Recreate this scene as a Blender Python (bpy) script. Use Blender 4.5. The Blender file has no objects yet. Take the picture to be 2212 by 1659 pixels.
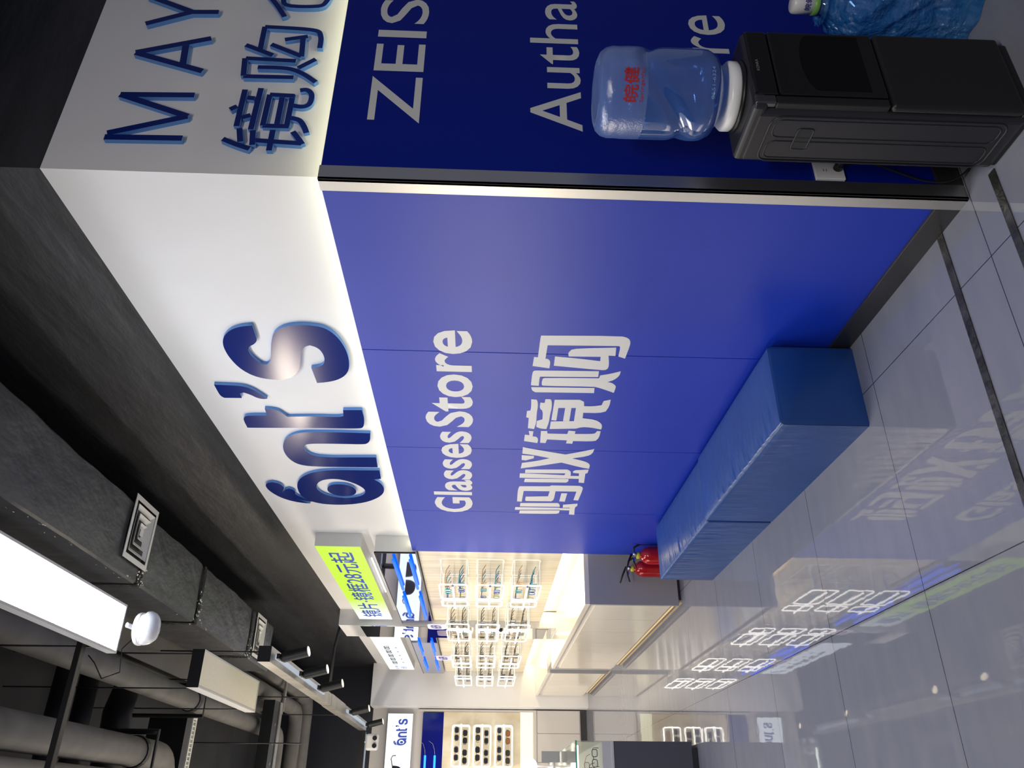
import bpy, bmesh, math, random, json
from mathutils import Vector, Matrix
random.seed(7)
S = bpy.context.scene
# ---------------- camera, world, exposure ----------------
CAM = json.loads('{"C": [-1.87649, -2.01244, 1.65], "R": [[0.877399, -0.479189, 0.023439], [0.005609, -0.038607, -0.999239], [0.479729, 0.876862, -0.031186]], "f": 1686.55}')
cd = bpy.data.cameras.new('camera'); cam = bpy.data.objects.new('camera', cd); S.collection.objects.link(cam)
Rm = CAM['R']                      # rows: right, down, forward of the upright picture; the photo is turned a quarter
r_, d_, f_ = Vector(Rm[0]), Vector(Rm[1]), Vector(Rm[2])
M3 = Matrix((d_, r_, -f_)).transposed()
cam.matrix_world = Matrix.Translation(CAM['C']) @ M3.to_4x4()
cd.sensor_fit = 'HORIZONTAL'; cd.sensor_width = 36.0; cd.lens = CAM['f'] * 36.0 / 2212.0
cd.clip_start = 0.05; cd.clip_end = 80
S.camera = cam
w = bpy.data.worlds.new('world'); S.world = w; w.use_nodes = True
w.node_tree.nodes['Background'].inputs[0].default_value = (0.72, 0.76, 1.0, 1)
w.node_tree.nodes['Background'].inputs[1].default_value = 0.11
S.view_settings.view_transform = 'Standard'; S.view_settings.look = 'None'
S.view_settings.exposure = 0.58; S.view_settings.gamma = 1.0; S.view_settings.use_curve_mapping = False
try:
    S.cycles.use_denoising = True; S.cycles.max_bounces = 8; S.cycles.transparent_max_bounces = 16
    S.cycles.sample_clamp_indirect = 3.0; S.cycles.caustics_reflective = False; S.cycles.caustics_refractive = False
except Exception: pass
def area(name, loc, size, power, col, rot=(0, 0, 0)):
    l = bpy.data.lights.new(name, 'AREA'); l.shape = 'RECTANGLE'; l.size, l.size_y = size; l.energy = power; l.color = col
    o = bpy.data.objects.new(name, l); o.location = loc; o.rotation_euler = rot; S.collection.objects.link(o); return o
# added unseen fill lights behind the camera and over the shop floor to the left
area('corridor_fill', (-2.6, -3.2, 4.4), (2.4, 0.5), 120, (1.0, 0.93, 0.84))
area('shop_fill', (-3.0, 3.0, 4.3), (0.5, 2.6), 55, (0.95, 0.95, 1.0))
area('shop_fill', (-2.8, 7.6, 4.2), (0.5, 3.0), 150, (1.0, 0.86, 0.68))

DATA = json.loads('{"antA":{"S":[[[1.0957,2.7535],[1.1056,2.8102],[1.1371,2.8653],[1.1909,2.9101],[1.2528,2.9355],[1.3236,2.945],[1.4126,2.941],[1.5129,2.9176],[1.5861,2.8679],[1.6169,2.7972],[1.619,2.728],[1.589,2.6695],[1.5337,2.6281],[1.472,2.6047],[1.3707,2.5831],[1.3135,2.5677],[1.2728,2.5435],[1.2607,2.517],[1.278,2.4878],[1.3168,2.4702],[1.3732,2.4659],[1.4234,2.4745],[1.4528,2.4897],[1.471,2.514],[1.4831,2.5518],[1.6432,2.5508],[1.6313,2.4942],[1.6048,2.4374],[1.5576,2.3912],[1.4947,2.3622],[1.4173,2.3494],[1.3349,2.3459],[1.2637,2.3517],[1.1877,2.3682],[1.1294,2.3945],[1.0947,2.4277],[1.0824,2.472],[1.0778,2.5253],[1.0876,2.5814],[1.1112,2.6253],[1.1494,2.6612],[1.2028,2.6867],[1.2808,2.7094],[1.3778,2.7318],[1.4367,2.7512],[1.4597,2.7733],[1.4558,2.7976],[1.4067,2.819],[1.3582,2.8317],[1.31,2.8276],[1.2826,2.8125],[1.2658,2.7881],[1.234,2.7658],[1.2064,2.7606]]],"apostrophe":[[[1.6888,3.1032],[1.6926,2.9915],[1.7033,2.9413],[1.7394,2.906],[1.7863,2.8817],[1.8382,2.8578],[1.8452,2.8776],[1.8329,2.9111],[1.7949,2.9379],[1.7712,2.9678],[1.7819,2.9904],[1.8371,2.9958],[1.8398,3.0902],[1.8227,3.1035],[1.7877,3.107]]],"t":[[[2.2184,3.0625],[2.1167,3.0596],[2.0764,3.0453],[2.0536,3.0222],[2.0478,2.9069],[1.9626,2.9009],[1.9668,2.8598],[1.9862,2.8267],[2.0278,2.8075],[2.0596,2.7953],[2.0509,2.7077],[2.046,2.6114],[2.049,2.4974],[2.0325,2.471],[1.9575,2.4616],[1.9522,2.3557],[2.0375,2.3543],[2.1263,2.3637],[2.1839,2.3788],[2.1966,2.4021],[2.2011,2.4913],[2.2016,2.6389]]],"n":[[[2.2591,2.3456],[2.2573,2.4499],[2.2578,2.5992],[2.2644,2.7295],[2.2865,2.7936],[2.3372,2.8491],[2.4078,2.8915],[2.5023,2.9171],[2.5938,2.9243],[2.6874,2.9123],[2.7551,2.8831],[2.789,2.83],[2.7987,2.7445],[2.7958,2.5799],[2.7901,2.36],[2.6231,2.352],[2.6308,2.5021],[2.6402,2.6313],[2.631,2.7149],[2.6065,2.7581],[2.5601,2.7809],[2.5034,2.7878],[2.4569,2.7746],[2.4353,2.7469],[2.4268,2.6787],[2.424,2.5245],[2.4257,2.4118],[2.4115,2.3793],[2.3559,2.3562]]],"a":[[[2.8417,2.3547],[2.8481,2.4772],[2.8481,2.5877],[2.8598,2.7],[2.894,2.7947],[2.9575,2.8736],[3.052,2.9317],[3.1639,2.9633],[3.2955,2.9745],[3.3965,2.9585],[3.4744,2.9127],[3.5201,2.8352],[3.5286,2.726],[3.508,2.6123],[3.4525,2.5072],[3.3678,2.4245],[3.2802,2.3767],[3.1965,2.3585],[3.116,2.3617],[3.0538,2.378],[3.009,2.4095],[2.9911,2.3598]],[[3.1568,2.8287],[3.0761,2.7993],[3.027,2.7508],[3.0079,2.6795],[3.0347,2.6041],[3.1093,2.5343],[3.1876,2.498],[3.2533,2.4969],[3.322,2.527],[3.3665,2.5928],[3.3808,2.667],[3.3611,2.7481],[3.2966,2.8088],[3.2217,2.831]]],"dot":[[[3.1852,2.7569],[3.129,2.7278],[3.1077,2.684],[3.111,2.6268],[3.1435,2.5795],[3.2072,2.5591],[3.2736,2.5658],[3.3187,2.5922],[3.3453,2.6438],[3.3382,2.7025],[3.2934,2.749],[3.2411,2.7639]]],"antenna1":[[[3.153,3.1795],[3.1106,3.1558],[3.0929,3.1173],[3.1159,3.0766],[3.169,3.0594],[3.2242,3.0632],[3.2685,3.0928],[3.3182,3.0858],[3.3906,3.0414],[3.457,2.9823],[3.5075,2.9335],[3.5035,2.9914],[3.4616,3.0682],[3.3952,3.1264],[3.3057,3.166],[3.224,3.1823]]],"antenna2":[[[3.2778,3.0795],[3.234,3.0618],[3.2093,3.0273],[3.2308,3.0026],[3.2799,2.995],[3.3208,3.0092],[3.3804,2.9794],[3.4402,2.9306],[3.4763,2.8826],[3.4621,2.9469],[3.4173,3.0228],[3.3576,3.0645],[3.3247,3.0813]]]},"vinyl":{"gou":[[[0.9558,1.4142],[0.943,1.0569],[0.9583,1.0203],[0.9863,1.0056],[1.0225,1.0016],[1.1407,1.0051],[1.1223,1.0398],[1.0393,1.0429],[1.0293,1.0507],[1.0376,1.3791],[1.1588,1.3798],[1.1613,1.3677],[1.1796,1.3559],[1.208,1.3536],[1.2499,1.3542],[1.2312,1.4364],[1.1459,1.4345],[1.1481,1.4162],[0.9772,1.4164]],[[1.1334,1.2714],[1.1031,1.2784],[1.0723,1.266],[1.0589,1.2364],[1.0431,1.0617],[1.1183,1.0539],[1.1168,1.0864],[1.1944,1.0726],[1.2345,1.0707],[1.2513,1.0804],[1.2556,1.1002],[1.2231,1.3347],[1.1365,1.3366],[1.1498,1.2261],[1.1697,1.1186],[1.1293,1.1218]],[[1.4262,1.4268],[1.4212,1.433],[1.2932,1.4333],[1.2763,1.4262],[1.2723,1.4119],[1.266,1.111],[1.3242,1.1071],[1.3281,1.2224],[1.333,1.3913],[1.3416,1.3948],[1.428,1.393]],[[1.4185,1.3785],[1.3838,1.381],[1.3527,1.3775],[1.3436,1.3657],[1.3358,1.1014],[1.307,1.0996],[1.2879,1.0505],[1.2608,1.0056],[1.3057,1.0049],[1.3491,1.0246],[1.373,1.0545],[1.3788,1.0301],[1.4091,1.0069],[1.4267,1.0042],[1.4843,1.0055],[1.4558,1.0509],[1.4343,1.0879],[1.4232,1.1148],[1.4268,1.3678]],[[1.4422,1.4301],[1.4372,1.1104],[1.4911,1.1059],[1.4967,1.4054],[1.4795,1.4236]]],"jing":[[[2.0121,1.4319],[2.0175,1.4049],[1.962,1.4129],[1.9651,1.3863],[2.0324,1.3868],[2.0382,1.3654],[2.065,1.3521],[2.1233,1.353],[2.1152,1.3798],[2.0992,1.4321]],[[1.9586,1.3443],[1.9568,1.3095],[1.9899,1.305],[1.991,1.1927],[1.9463,1.1897],[1.9531,1.1493],[1.9888,1.1501],[1.9842,1.0602],[1.9764,1.0375],[1.9426,1.0278],[1.946,1.0084],[2.0313,1.0062],[2.0735,1.0198],[2.0842,1.0475],[2.0848,1.1493],[2.1223,1.1502],[2.1195,1.1866],[2.0773,1.1859],[2.0693,1.3007],[2.1209,1.3064],[2.1178,1.3378]],[[1.5752,1.4221],[1.5776,1.3958],[1.5924,1.3878],[1.6594,1.3815],[1.7288,1.3831],[1.8522,1.3777],[1.9342,1.3845],[1.9251,1.4197],[1.7959,1.4224],[1.7884,1.4365],[1.7114,1.4362],[1.7065,1.4186],[1.6611,1.4169]],[[1.5715,1.3483],[1.5702,1.3223],[1.5925,1.3135],[1.6655,1.3074],[1.7453,1.3098],[1.8487,1.3087],[1.9308,1.3162],[1.9259,1.3494],[1.9054,1.3742],[1.8311,1.3763],[1.8198,1.3615],[1.8087,1.3467],[1.7072,1.3514],[1.6785,1.3713],[1.6106,1.3717],[1.6133,1.3495]],[[1.5748,1.3001],[1.5735,1.2741],[1.8215,1.2696],[1.8166,1.2975]],[[1.5748,1.3001],[1.5684,1.17],[1.5899,1.1456],[1.6608,1.1353],[1.6688,1.2964]],[[1.6659,1.2362],[1.6642,1.2034],[1.8263,1.1983],[1.8238,1.2326]],[[1.663,1.1795],[1.6376,1.1398],[1.8186,1.1274],[1.825,1.1726]],[[1.8314,1.299],[1.8197,1.1502],[1.916,1.1534],[1.9277,1.2977]],[[1.6381,1.1486],[1.6393,1.0953],[1.6234,1.0487],[1.5754,1.0441],[1.5586,1.0098],[1.631,1.006],[1.6945,1.0164],[1.7161,1.0493],[1.7166,1.1394]],[[1.8209,1.1731],[1.7814,1.1317],[1.7983,1.0564],[1.8447,1.0178],[1.887,1.0091],[1.9197,1.0102],[1.8967,1.0714],[1.8926,1.1186],[1.916,1.1534]]],"yi":[[[2.5269,1.4014],[2.5133,1.14],[2.5395,1.1162],[2.5753,1.1104],[2.6517,1.1066],[2.6647,1.1355],[2.6398,1.1541],[2.5771,1.1442],[2.585,1.4004]],[[2.5923,1.4329],[2.5904,1.398],[2.6079,1.1411],[2.6647,1.1355],[2.6659,1.4316]],[[2.6785,1.3965],[2.6694,1.1156],[2.7159,1.113],[2.7343,1.1253],[2.7399,1.3987]],[[2.5387,1.1005],[2.5214,1.0866],[2.5063,1.0063],[2.5615,1.0058],[2.5761,1.0188],[2.734,1.0084],[2.73,1.0439],[2.5727,1.0597],[2.5663,1.0975]],[[2.6186,1.1294],[2.6136,1.0336],[2.6649,1.0297],[2.6641,1.1248]],[[2.1822,1.4347],[2.2802,1.4327],[2.2967,1.3635],[2.3398,1.2643],[2.3849,1.3374],[2.421,1.4277],[2.5094,1.4317],[2.4691,1.3318],[2.4032,1.1871],[2.4762,1.055],[2.4926,1.0059],[2.4255,1.0071],[2.3799,1.0406],[2.3353,1.1275],[2.2977,1.0405],[2.2587,1.0152],[2.1895,1.0113],[2.2297,1.0789],[2.2794,1.1737],[2.2041,1.3891]],[[2.3004,1.4357],[2.3092,1.3607],[2.3448,1.3604],[2.3807,1.4072],[2.3742,1.4321]]],"ma":[[[2.8159,1.4245],[2.8054,1.2265],[2.7898,1.2168],[2.7889,1.0294],[2.809,1.0083],[2.8546,1.0018],[3.0626,1.0095],[3.0578,1.0424],[2.8938,1.0398],[2.8951,1.18],[3.0552,1.1775],[3.089,1.192],[3.0917,1.3653],[3.0757,1.3743],[3.007,1.3734],[2.9925,1.2228],[2.8972,1.2191],[2.9002,1.3926],[3.1067,1.3958],[3.1018,1.4284],[2.8775,1.4328]],[[2.9305,1.1374],[2.9284,1.0981],[3.0907,1.0991],[3.0861,1.1378]],[[3.1339,1.4038],[3.1198,1.1428],[3.1528,1.1282],[3.1971,1.1241],[3.2019,1.4028]],[[3.2174,1.4351],[3.2143,1.1225],[3.256,1.1186],[3.2733,1.4363]],[[3.2854,1.4001],[3.27,1.1173],[3.327,1.1181],[3.3462,1.1405],[3.3498,1.403]],[[3.1515,1.1049],[3.1225,1.0062],[3.1733,1.0028],[3.1982,1.0178],[3.3568,1.004],[3.3517,1.0433],[3.2104,1.0519],[3.2131,1.1013]],[[3.2212,1.1218],[3.2233,1.0328],[3.2651,1.0283],[3.2629,1.118]]]},"strokesB":{"M":[[[0.2644,3.0633],[0.2707,2.7849]],[[0.2846,3.0587],[0.383,2.7876]],[[0.383,2.7876],[0.486,3.0602]],[[0.486,3.0602],[0.4963,2.7855]]],"A":[[[0.7194,3.0574],[0.6284,2.7813]],[[0.7212,3.0578],[0.819,2.7831]],[[0.6584,2.8629],[0.7835,2.8749]]],"Y":[[[0.892,3.058],[0.975,2.8882]],[[1.0637,3.0809],[0.975,2.8882]],[[0.9746,2.8945],[0.9812,2.7835]]],"jing":[[[0.2742,2.6392],[0.2502,2.5889],[0.2297,2.535]],[[0.3307,2.5884],[0.2628,2.5739]],[[0.3225,2.5376],[0.249,2.5284]],[[0.3283,2.4657],[0.2242,2.4643]],[[0.274,2.5383],[0.2649,2.3522]],[[0.3235,2.3921],[0.2883,2.3669],[0.2611,2.3488]],[[0.4277,2.6404],[0.4457,2.617]],[[0.5367,2.6026],[0.3423,2.602]],[[0.4942,2.5865],[0.4913,2.5591]],[[0.3883,2.5894],[0.4022,2.5594]],[[0.5484,2.5443],[0.3285,2.5473]],[[0.5155,2.5061],[0.3509,2.5071]],[[0.5155,2.5061],[0.5132,2.4125]],[[0.3509,2.5071],[0.3513,2.4107]],[[0.5093,2.4571],[0.3615,2.4561]],[[0.5198,2.4195],[0.3509,2.4194]],[[0.4638,2.4206],[0.4576,2.375],[0.4758,2.3505],[0.5234,2.3488],[0.5485,2.369],[0.5454,2.3958]],[[0.3968,2.4112],[0.386,2.3773],[0.3539,2.3553],[0.3218,2.3423]]],"gou":[[[0.7101,2.6318],[0.6108,2.6212]],[[0.7103,2.6287],[0.7051,2.4329]],[[0.6082,2.6207],[0.6119,2.4292]],[[0.6628,2.5747],[0.6614,2.4638],[0.6359,2.3988],[0.5897,2.3408]],[[0.6665,2.4183],[0.7203,2.3572]],[[0.7889,2.6419],[0.7343,2.5271]],[[0.764,2.5816],[0.9027,2.5845]],[[0.9027,2.5845],[0.894,2.3949],[0.8622,2.3559],[0.7861,2.3497]],[[0.7991,2.5432],[0.7357,2.4153]],[[0.7338,2.415],[0.8439,2.4234]],[[0.8304,2.4943],[0.8546,2.4058]]],"cang":[[[1.0983,2.5986],[1.0391,2.557],[0.966,2.5139]],[[1.1126,2.535],[1.0414,2.5182],[1.0411,2.3876],[1.0768,2.3559],[1.124,2.3482]]]}}')
# ---------------- materials ----------------
def new_mat(n):
    m = bpy.data.materials.new(n); m.use_nodes = True; nt = m.node_tree; return m, nt, nt.nodes['Principled BSDF']
def mat(n, col, rough=.5, metal=0, spec=.5, emit=None, es=0, coat=0, noise=None, bump=None, trans=0, ior=1.45, alpha=1, coat_r=.05):
    """noise=(scale, amount, (sx,sy,sz)); bump=(scale, strength, (sx,sy,sz), distance)"""
    m, nt, b = new_mat(n)
    b.inputs['Base Color'].default_value = (*col, 1); b.inputs['Roughness'].default_value = rough
    b.inputs['Metallic'].default_value = metal; b.inputs['Specular IOR Level'].default_value = spec
    b.inputs['Coat Weight'].default_value = coat; b.inputs['Coat Roughness'].default_value = coat_r
    b.inputs['Transmission Weight'].default_value = trans; b.inputs['IOR'].default_value = ior; b.inputs['Alpha'].default_value = alpha
    if emit: b.inputs['Emission Color'].default_value = (*emit, 1); b.inputs['Emission Strength'].default_value = es
    tc = None
    def coords(scale):
        nonlocal tc
        if tc is None: tc = nt.nodes.new('ShaderNodeTexCoord')
        mp = nt.nodes.new('ShaderNodeMapping'); mp.inputs['Scale'].default_value = scale
        nt.links.new(tc.outputs['Object'], mp.inputs['Vector']); return mp
    if noise:
        mp = coords(noise[2]); n1 = nt.nodes.new('ShaderNodeTexNoise'); n1.inputs['Scale'].default_value = noise[0]; n1.inputs['Detail'].default_value = 5
        nt.links.new(mp.outputs[0], n1.inputs['Vector'])
        mr = nt.nodes.new('ShaderNodeMapRange'); mr.inputs['From Min'].default_value = .3; mr.inputs['From Max'].default_value = .7
        mr.inputs['To Min'].default_value = 1 - noise[1]; mr.inputs['To Max'].default_value = 1 + noise[1]
        nt.links.new(n1.outputs[0], mr.inputs[0])
        vm = nt.nodes.new('ShaderNodeVectorMath'); vm.operation = 'SCALE'; vm.inputs[0].default_value = col
        nt.links.new(mr.outputs[0], vm.inputs['Scale']); nt.links.new(vm.outputs[0], b.inputs['Base Color'])
    if bump:
        mp = coords(bump[2]); n2 = nt.nodes.new('ShaderNodeTexNoise'); n2.inputs['Scale'].default_value = bump[0]; n2.inputs['Detail'].default_value = 4
        nt.links.new(mp.outputs[0], n2.inputs['Vector'])
        bp = nt.nodes.new('ShaderNodeBump'); bp.inputs['Strength'].default_value = bump[1]; bp.inputs['Distance'].default_value = bump[3]
        nt.links.new(n2.outputs[0], bp.inputs['Height']); nt.links.new(bp.outputs[0], b.inputs['Normal'])
    return m
def glow(n, col, s): return mat(n, (.03, .03, .03), .5, emit=col, es=s)
O1 = (1, 1, 1)
MT = {}
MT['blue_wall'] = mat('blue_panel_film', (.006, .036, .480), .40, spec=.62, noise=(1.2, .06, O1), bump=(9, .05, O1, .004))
MT['blue_wall_shaded'] = mat('blue_panel_film_shaded', (.001, .010, .230), .42, spec=.2, bump=(60, .04, O1, .001))  # same blue film, its colour darkened for the side wall in shade
MT['white_paint'] = mat('white_painted_board', (.74, .74, .76), .55, noise=(1.5, .03, O1), bump=(2.2, .12, O1, .01))
MT['white_gloss'] = mat('white_gloss_laminate', (.80, .75, .66), .12, spec=.6)
MT['white_satin'] = mat('white_satin_laminate', (.60, .58, .57), .3)
MT['grey_panel'] = mat('grey_panel', (.36, .36, .38), .35)
MT['black_plaster'] = mat('black_painted_plaster', (.028, .029, .034), .55, noise=(2.5, .25, (1, 1, 4)), bump=(5, .35, (1, 1, 3), .02))
MT['navy_plaster'] = mat('navy_black_plaster', (.018, .021, .034), .6, noise=(1.5, .15, O1))
MT['steel'] = mat('brushed_steel', (.60, .59, .57), .38, metal=1, bump=(2, .15, (40, 40, .6), .002))
MT['dark_steel'] = mat('dark_steel', (.10, .10, .105), .3, metal=.8, bump=(3, .1, (40, 40, 1), .002))
MT['navy_letter'] = mat('navy_acrylic_face', (.006, .018, .150), .16, spec=.18)
MT['letter_side'] = mat('light_blue_letter_side', (.10, .26, .62), .35)
MT['vinyl_white'] = mat('white_vinyl', (.80, .80, .80), .35)
MT['vinyl_grey'] = mat('pale_grey_vinyl', (.62, .64, .64), .4)
MT['sofa'] = mat('blue_leatherette', (.016, .070, .275), .30, spec=.5, bump=(4, .35, (1.5, 4, 1.5), .012), noise=(3, .08, O1))
MT['sofa_seam'] = mat('blue_leatherette_piping', (.08, .16, .36), .3, bump=(60, .5, O1, .004))
MT['led_warm'] = glow('cool_yellow_led_strip', (1.0, .97, .62), 5.0)
MT['led_cove'] = glow('warm_white_led_strip', (1.0, .84, .50), 30)
MT['led_white'] = glow('white_led_rod', (1, .96, .86), 2.4)
MT['led_soft'] = glow('soft_white_led_rod', (1, .95, .80), .75)
MT['led_blue'] = glow('blue_led_tube', (.0, .10, 1.0), 1.5)
MT['led_sky'] = glow('sky_blue_led_tube', (.02, .32, 1.0), 1.5)
MT['panel_on'] = glow('lit_panel_diffuser', (.93, .96, 1.0), 13)
MT['box_white'] = glow('lit_white_lightbox_face', (.88, .95, 1.0), 1.05)
MT['frame_metal'] = mat('white_metal_frame', (.62, .62, .62), .35)
MT['cream_panel'] = mat('cream_panel_diffuser', (.88, .82, .68), .5, noise=(40, .03, O1))
MT['black_metal'] = mat('black_metal', (.012, .013, .015), .4)
MT['black_plastic'] = mat('black_plastic', (.008, .008, .009), .40, bump=(400, .05, O1, .0006))
MT['black_glass'] = mat('black_glass', (.003, .003, .003), .05, spec=.5)
MT['grey_plastic'] = mat('charcoal_plastic', (.016, .016, .022), .38, bump=(500, .08, O1, .0006))
MT['white_plastic'] = mat('white_plastic', (.75, .76, .78), .3)
MT['pipe'] = mat('grey_pipe_lagging', (.170, .163, .155), .6, noise=(4, .2, O1), bump=(3, .3, O1, .01))
MT['pipe_dark'] = mat('black_painted_pipe', (.020, .020, .024), .5)
MT['galv'] = mat('galvanised_steel', (.36, .35, .33), .38, metal=.6, noise=(6, .2, (1, 1, 1)))
MT['duct_grey'] = mat('grey_duct', (.22, .21, .19), .45, noise=(2, .12, O1))
MT['concrete'] = mat('dark_ceiling_concrete', (.055, .056, .062), .8, noise=(2, .2, O1))
MT['diff_white'] = mat('white_aluminium', (.90, .89, .84), .35)
MT['red'] = mat('red_enamel', (.42, .010, .012), .16, coat=.5)
MT['yellow'] = mat('yellow_label', (.75, .70, .06), .4)
MT['chrome'] = mat('chrome', (.75, .75, .75), .12, metal=1)
MT['green'] = mat('green_band', (.18, .40, .10), .4)
MT['ink_navy'] = mat('navy_ink', (.02, .03, .22), .5)
MT['ink_red'] = mat('red_ink', (.42, .02, .02), .5)
MT['ink_grey'] = mat('grey_print', (.15, .16, .17), .5)
MT['ink_blue'] = mat('blue_print', (.05, .10, .60), .5)
MT['tag'] = mat('lavender_price_card', (.72, .66, .86), .4)
MT['lens'] = mat('dark_lens', (.02, .02, .025), .06)
MT['glass_edge'] = mat('green_glass_edge', (.02, .30, .20), .15, spec=.6)
MT['foil'] = mat('crinkled_foil_tape', (.30, .29, .27), .22, metal=.9, bump=(45, 1.0, O1, .03))

def wood():
    m, nt, b = new_mat('pale_oak_board')
    tc = nt.nodes.new('ShaderNodeTexCoord'); mp = nt.nodes.new('ShaderNodeMapping'); mp.inputs['Scale'].default_value = (2, 9, .8)
    n = nt.nodes.new('ShaderNodeTexNoise'); n.inputs['Scale'].default_value = 2.2; n.inputs['Detail'].default_value = 6
    cr = nt.nodes.new('ShaderNodeValToRGB'); cr.color_ramp.elements[0].color = (.72, .62, .44, 1); cr.color_ramp.elements[0].position = .35
    cr.color_ramp.elements[1].color = (.86, .78, .62, 1); cr.color_ramp.elements[1].position = .6
    nt.links.new(tc.outputs['Object'], mp.inputs[0]); nt.links.new(mp.outputs[0], n.inputs['Vector']); nt.links.new(n.outputs[0], cr.inputs[0])
    nt.links.new(cr.outputs[0], b.inputs['Base Color']); b.inputs['Roughness'].default_value = .22
    return m
MT['wood'] = wood()
def floor_mat():
    m, nt, b = new_mat('polished_grey_tiles'); N = nt.nodes; L = nt.links
    tc = N.new('ShaderNodeTexCoord'); sp = N.new('ShaderNodeSeparateXYZ'); L.new(tc.outputs['Object'], sp.inputs[0])
    def line(out, off, per):
        a = N.new('ShaderNodeMath'); a.operation = 'ADD'; a.inputs[1].default_value = off + per * 20 + per / 2; L.new(out, a.inputs[0])
        d = N.new('ShaderNodeMath'); d.operation = 'DIVIDE'; d.inputs[1].default_value = per; L.new(a.outputs[0], d.inputs[0])
        f = N.new('ShaderNodeMath'); f.operation = 'FRACT'; L.new(d.outputs[0], f.inputs[0])
        s = N.new('ShaderNodeMath'); s.operation = 'SUBTRACT'; s.inputs[1].default_value = .5; L.new(f.outputs[0], s.inputs[0])
        ab = N.new('ShaderNodeMath'); ab.operation = 'ABSOLUTE'; L.new(s.outputs[0], ab.inputs[0])
        lt = N.new('ShaderNodeMath'); lt.operation = 'LESS_THAN'; lt.inputs[1].default_value = .0019 / per; L.new(ab.outputs[0], lt.inputs[0])
        return lt, d
    lx, dx = line(sp.outputs[0], .262, .883); ly, dy = line(sp.outputs[1], -.858, .876)
    mx = N.new('ShaderNodeMath'); mx.operation = 'MAXIMUM'; L.new(lx.outputs[0], mx.inputs[0]); L.new(ly.outputs[0], mx.inputs[1])
    mp = N.new('ShaderNodeMapping'); mp.inputs['Scale'].default_value = (1.5, 5, 1); L.new(tc.outputs['Object'], mp.inputs[0])
    n = N.new('ShaderNodeTexNoise'); n.inputs['Scale'].default_value = 2.5; n.inputs['Detail'].default_value = 8; L.new(mp.outputs[0], n.inputs['Vector'])
    cr = N.new('ShaderNodeValToRGB'); cr.color_ramp.elements[0].position = .3; cr.color_ramp.elements[1].position = .75
    cr.color_ramp.elements[0].color = (.200, .213, .270, 1); cr.color_ramp.elements[1].color = (.228, .238, .285, 1); L.new(n.outputs[0], cr.inputs[0])
    mix = N.new('ShaderNodeMix'); mix.data_type = 'RGBA'; L.new(mx.outputs[0], mix.inputs[0]); L.new(cr.outputs[0], mix.inputs[6]); mix.inputs[7].default_value = (.03, .03, .035, 1)
    L.new(mix.outputs[2], b.inputs['Base Color'])
    b.inputs['Roughness'].default_value = .022; b.inputs['Specular IOR Level'].default_value = .62
    n2 = N.new('ShaderNodeTexNoise'); n2.inputs['Scale'].default_value = 9; n2.inputs['Detail'].default_value = 2.5; L.new(tc.outputs['Object'], n2.inputs['Vector'])
    bp = N.new('ShaderNodeBump'); bp.inputs['Strength'].default_value = .06; bp.inputs['Distance'].default_value = .003; L.new(n2.outputs[0], bp.inputs['Height']); L.new(bp.outputs[0], b.inputs['Normal'])
    return m
MT['floor'] = floor_mat()
def mirror(n, col, rough=.02):
    return mat(n, col, rough, metal=1)
MT['blue_mirror'] = mirror('blue_backed_glass', (.52, .55, .80), .02)
MT['mirror'] = mirror('clear_mirror', (.80, .80, .80), .01)
MT['blue_glass_panel'] = mat('deep_blue_glass', (.004, .008, .20), .06, spec=.6)
def clear(n, tint, gloss=.12, haze=0.0, hazecol=(.8, .85, 1), bump=None):
    m = bpy.data.materials.new(n); m.use_nodes = True; nt = m.node_tree; N = nt.nodes; L = nt.links
    N.remove(N['Principled BSDF']); out = N['Material Output']
    tr = N.new('ShaderNodeBsdfTransparent'); tr.inputs[0].default_value = (*tint, 1)
    gl = N.new('ShaderNodeBsdfGlossy'); gl.inputs['Roughness'].default_value = .04
    lw = N.new('ShaderNodeLayerWeight'); lw.inputs[0].default_value = .25
    mr = N.new('ShaderNodeMapRange'); mr.inputs['To Min'].default_value = gloss * .35; mr.inputs['To Max'].default_value = min(1, gloss * 5); L.new(lw.outputs['Facing'], mr.inputs[0])
    mx = N.new('ShaderNodeMixShader'); L.new(mr.outputs[0], mx.inputs[0]); L.new(tr.outputs[0], mx.inputs[1]); L.new(gl.outputs[0], mx.inputs[2])
    last = mx
    if haze:
        df = N.new('ShaderNodeBsdfDiffuse'); df.inputs[0].default_value = (*hazecol, 1)
        m2 = N.new('ShaderNodeMixShader'); m2.inputs[0].default_value = haze; L.new(mx.outputs[0], m2.inputs[1]); L.new(df.outputs[0], m2.inputs[2]); last = m2
    if bump:
        tc = N.new('ShaderNodeTexCoord'); no = N.new('ShaderNodeTexNoise'); no.inputs['Scale'].default_value = bump[0]; no.inputs['Detail'].default_value = 6
        L.new(tc.outputs['Object'], no.inputs['Vector']); bp = N.new('ShaderNodeBump'); bp.inputs['Strength'].default_value = bump[1]; bp.inputs['Distance'].default_value = bump[2]
        L.new(no.outputs[0], bp.inputs['Height']); L.new(bp.outputs[0], gl.inputs['Normal'])
        if haze: L.new(bp.outputs[0], df.inputs['Normal'])
    L.new(last.outputs[0], out.inputs[0]); return m
MT['acrylic'] = clear('clear_acrylic', (.985, .985, .985), .10)
MT['glass'] = clear('clear_glass', (.96, .99, .975), .16)
MT['bottle_low'] = clear('pale_blue_bottle_plastic', (.42, .60, .95), .30, .22, (.12, .30, .85))
MT['bottle_top'] = clear('misted_blue_bottle_plastic', (.50, .64, .95), .26, .34, (.24, .38, .82), (170, .6, .002))
MT['bag'] = clear('thin_blue_plastic_bag', (.45, .66, .92), .16, .42, (.03, .22, .62), (16, 1.0, .06))

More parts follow.
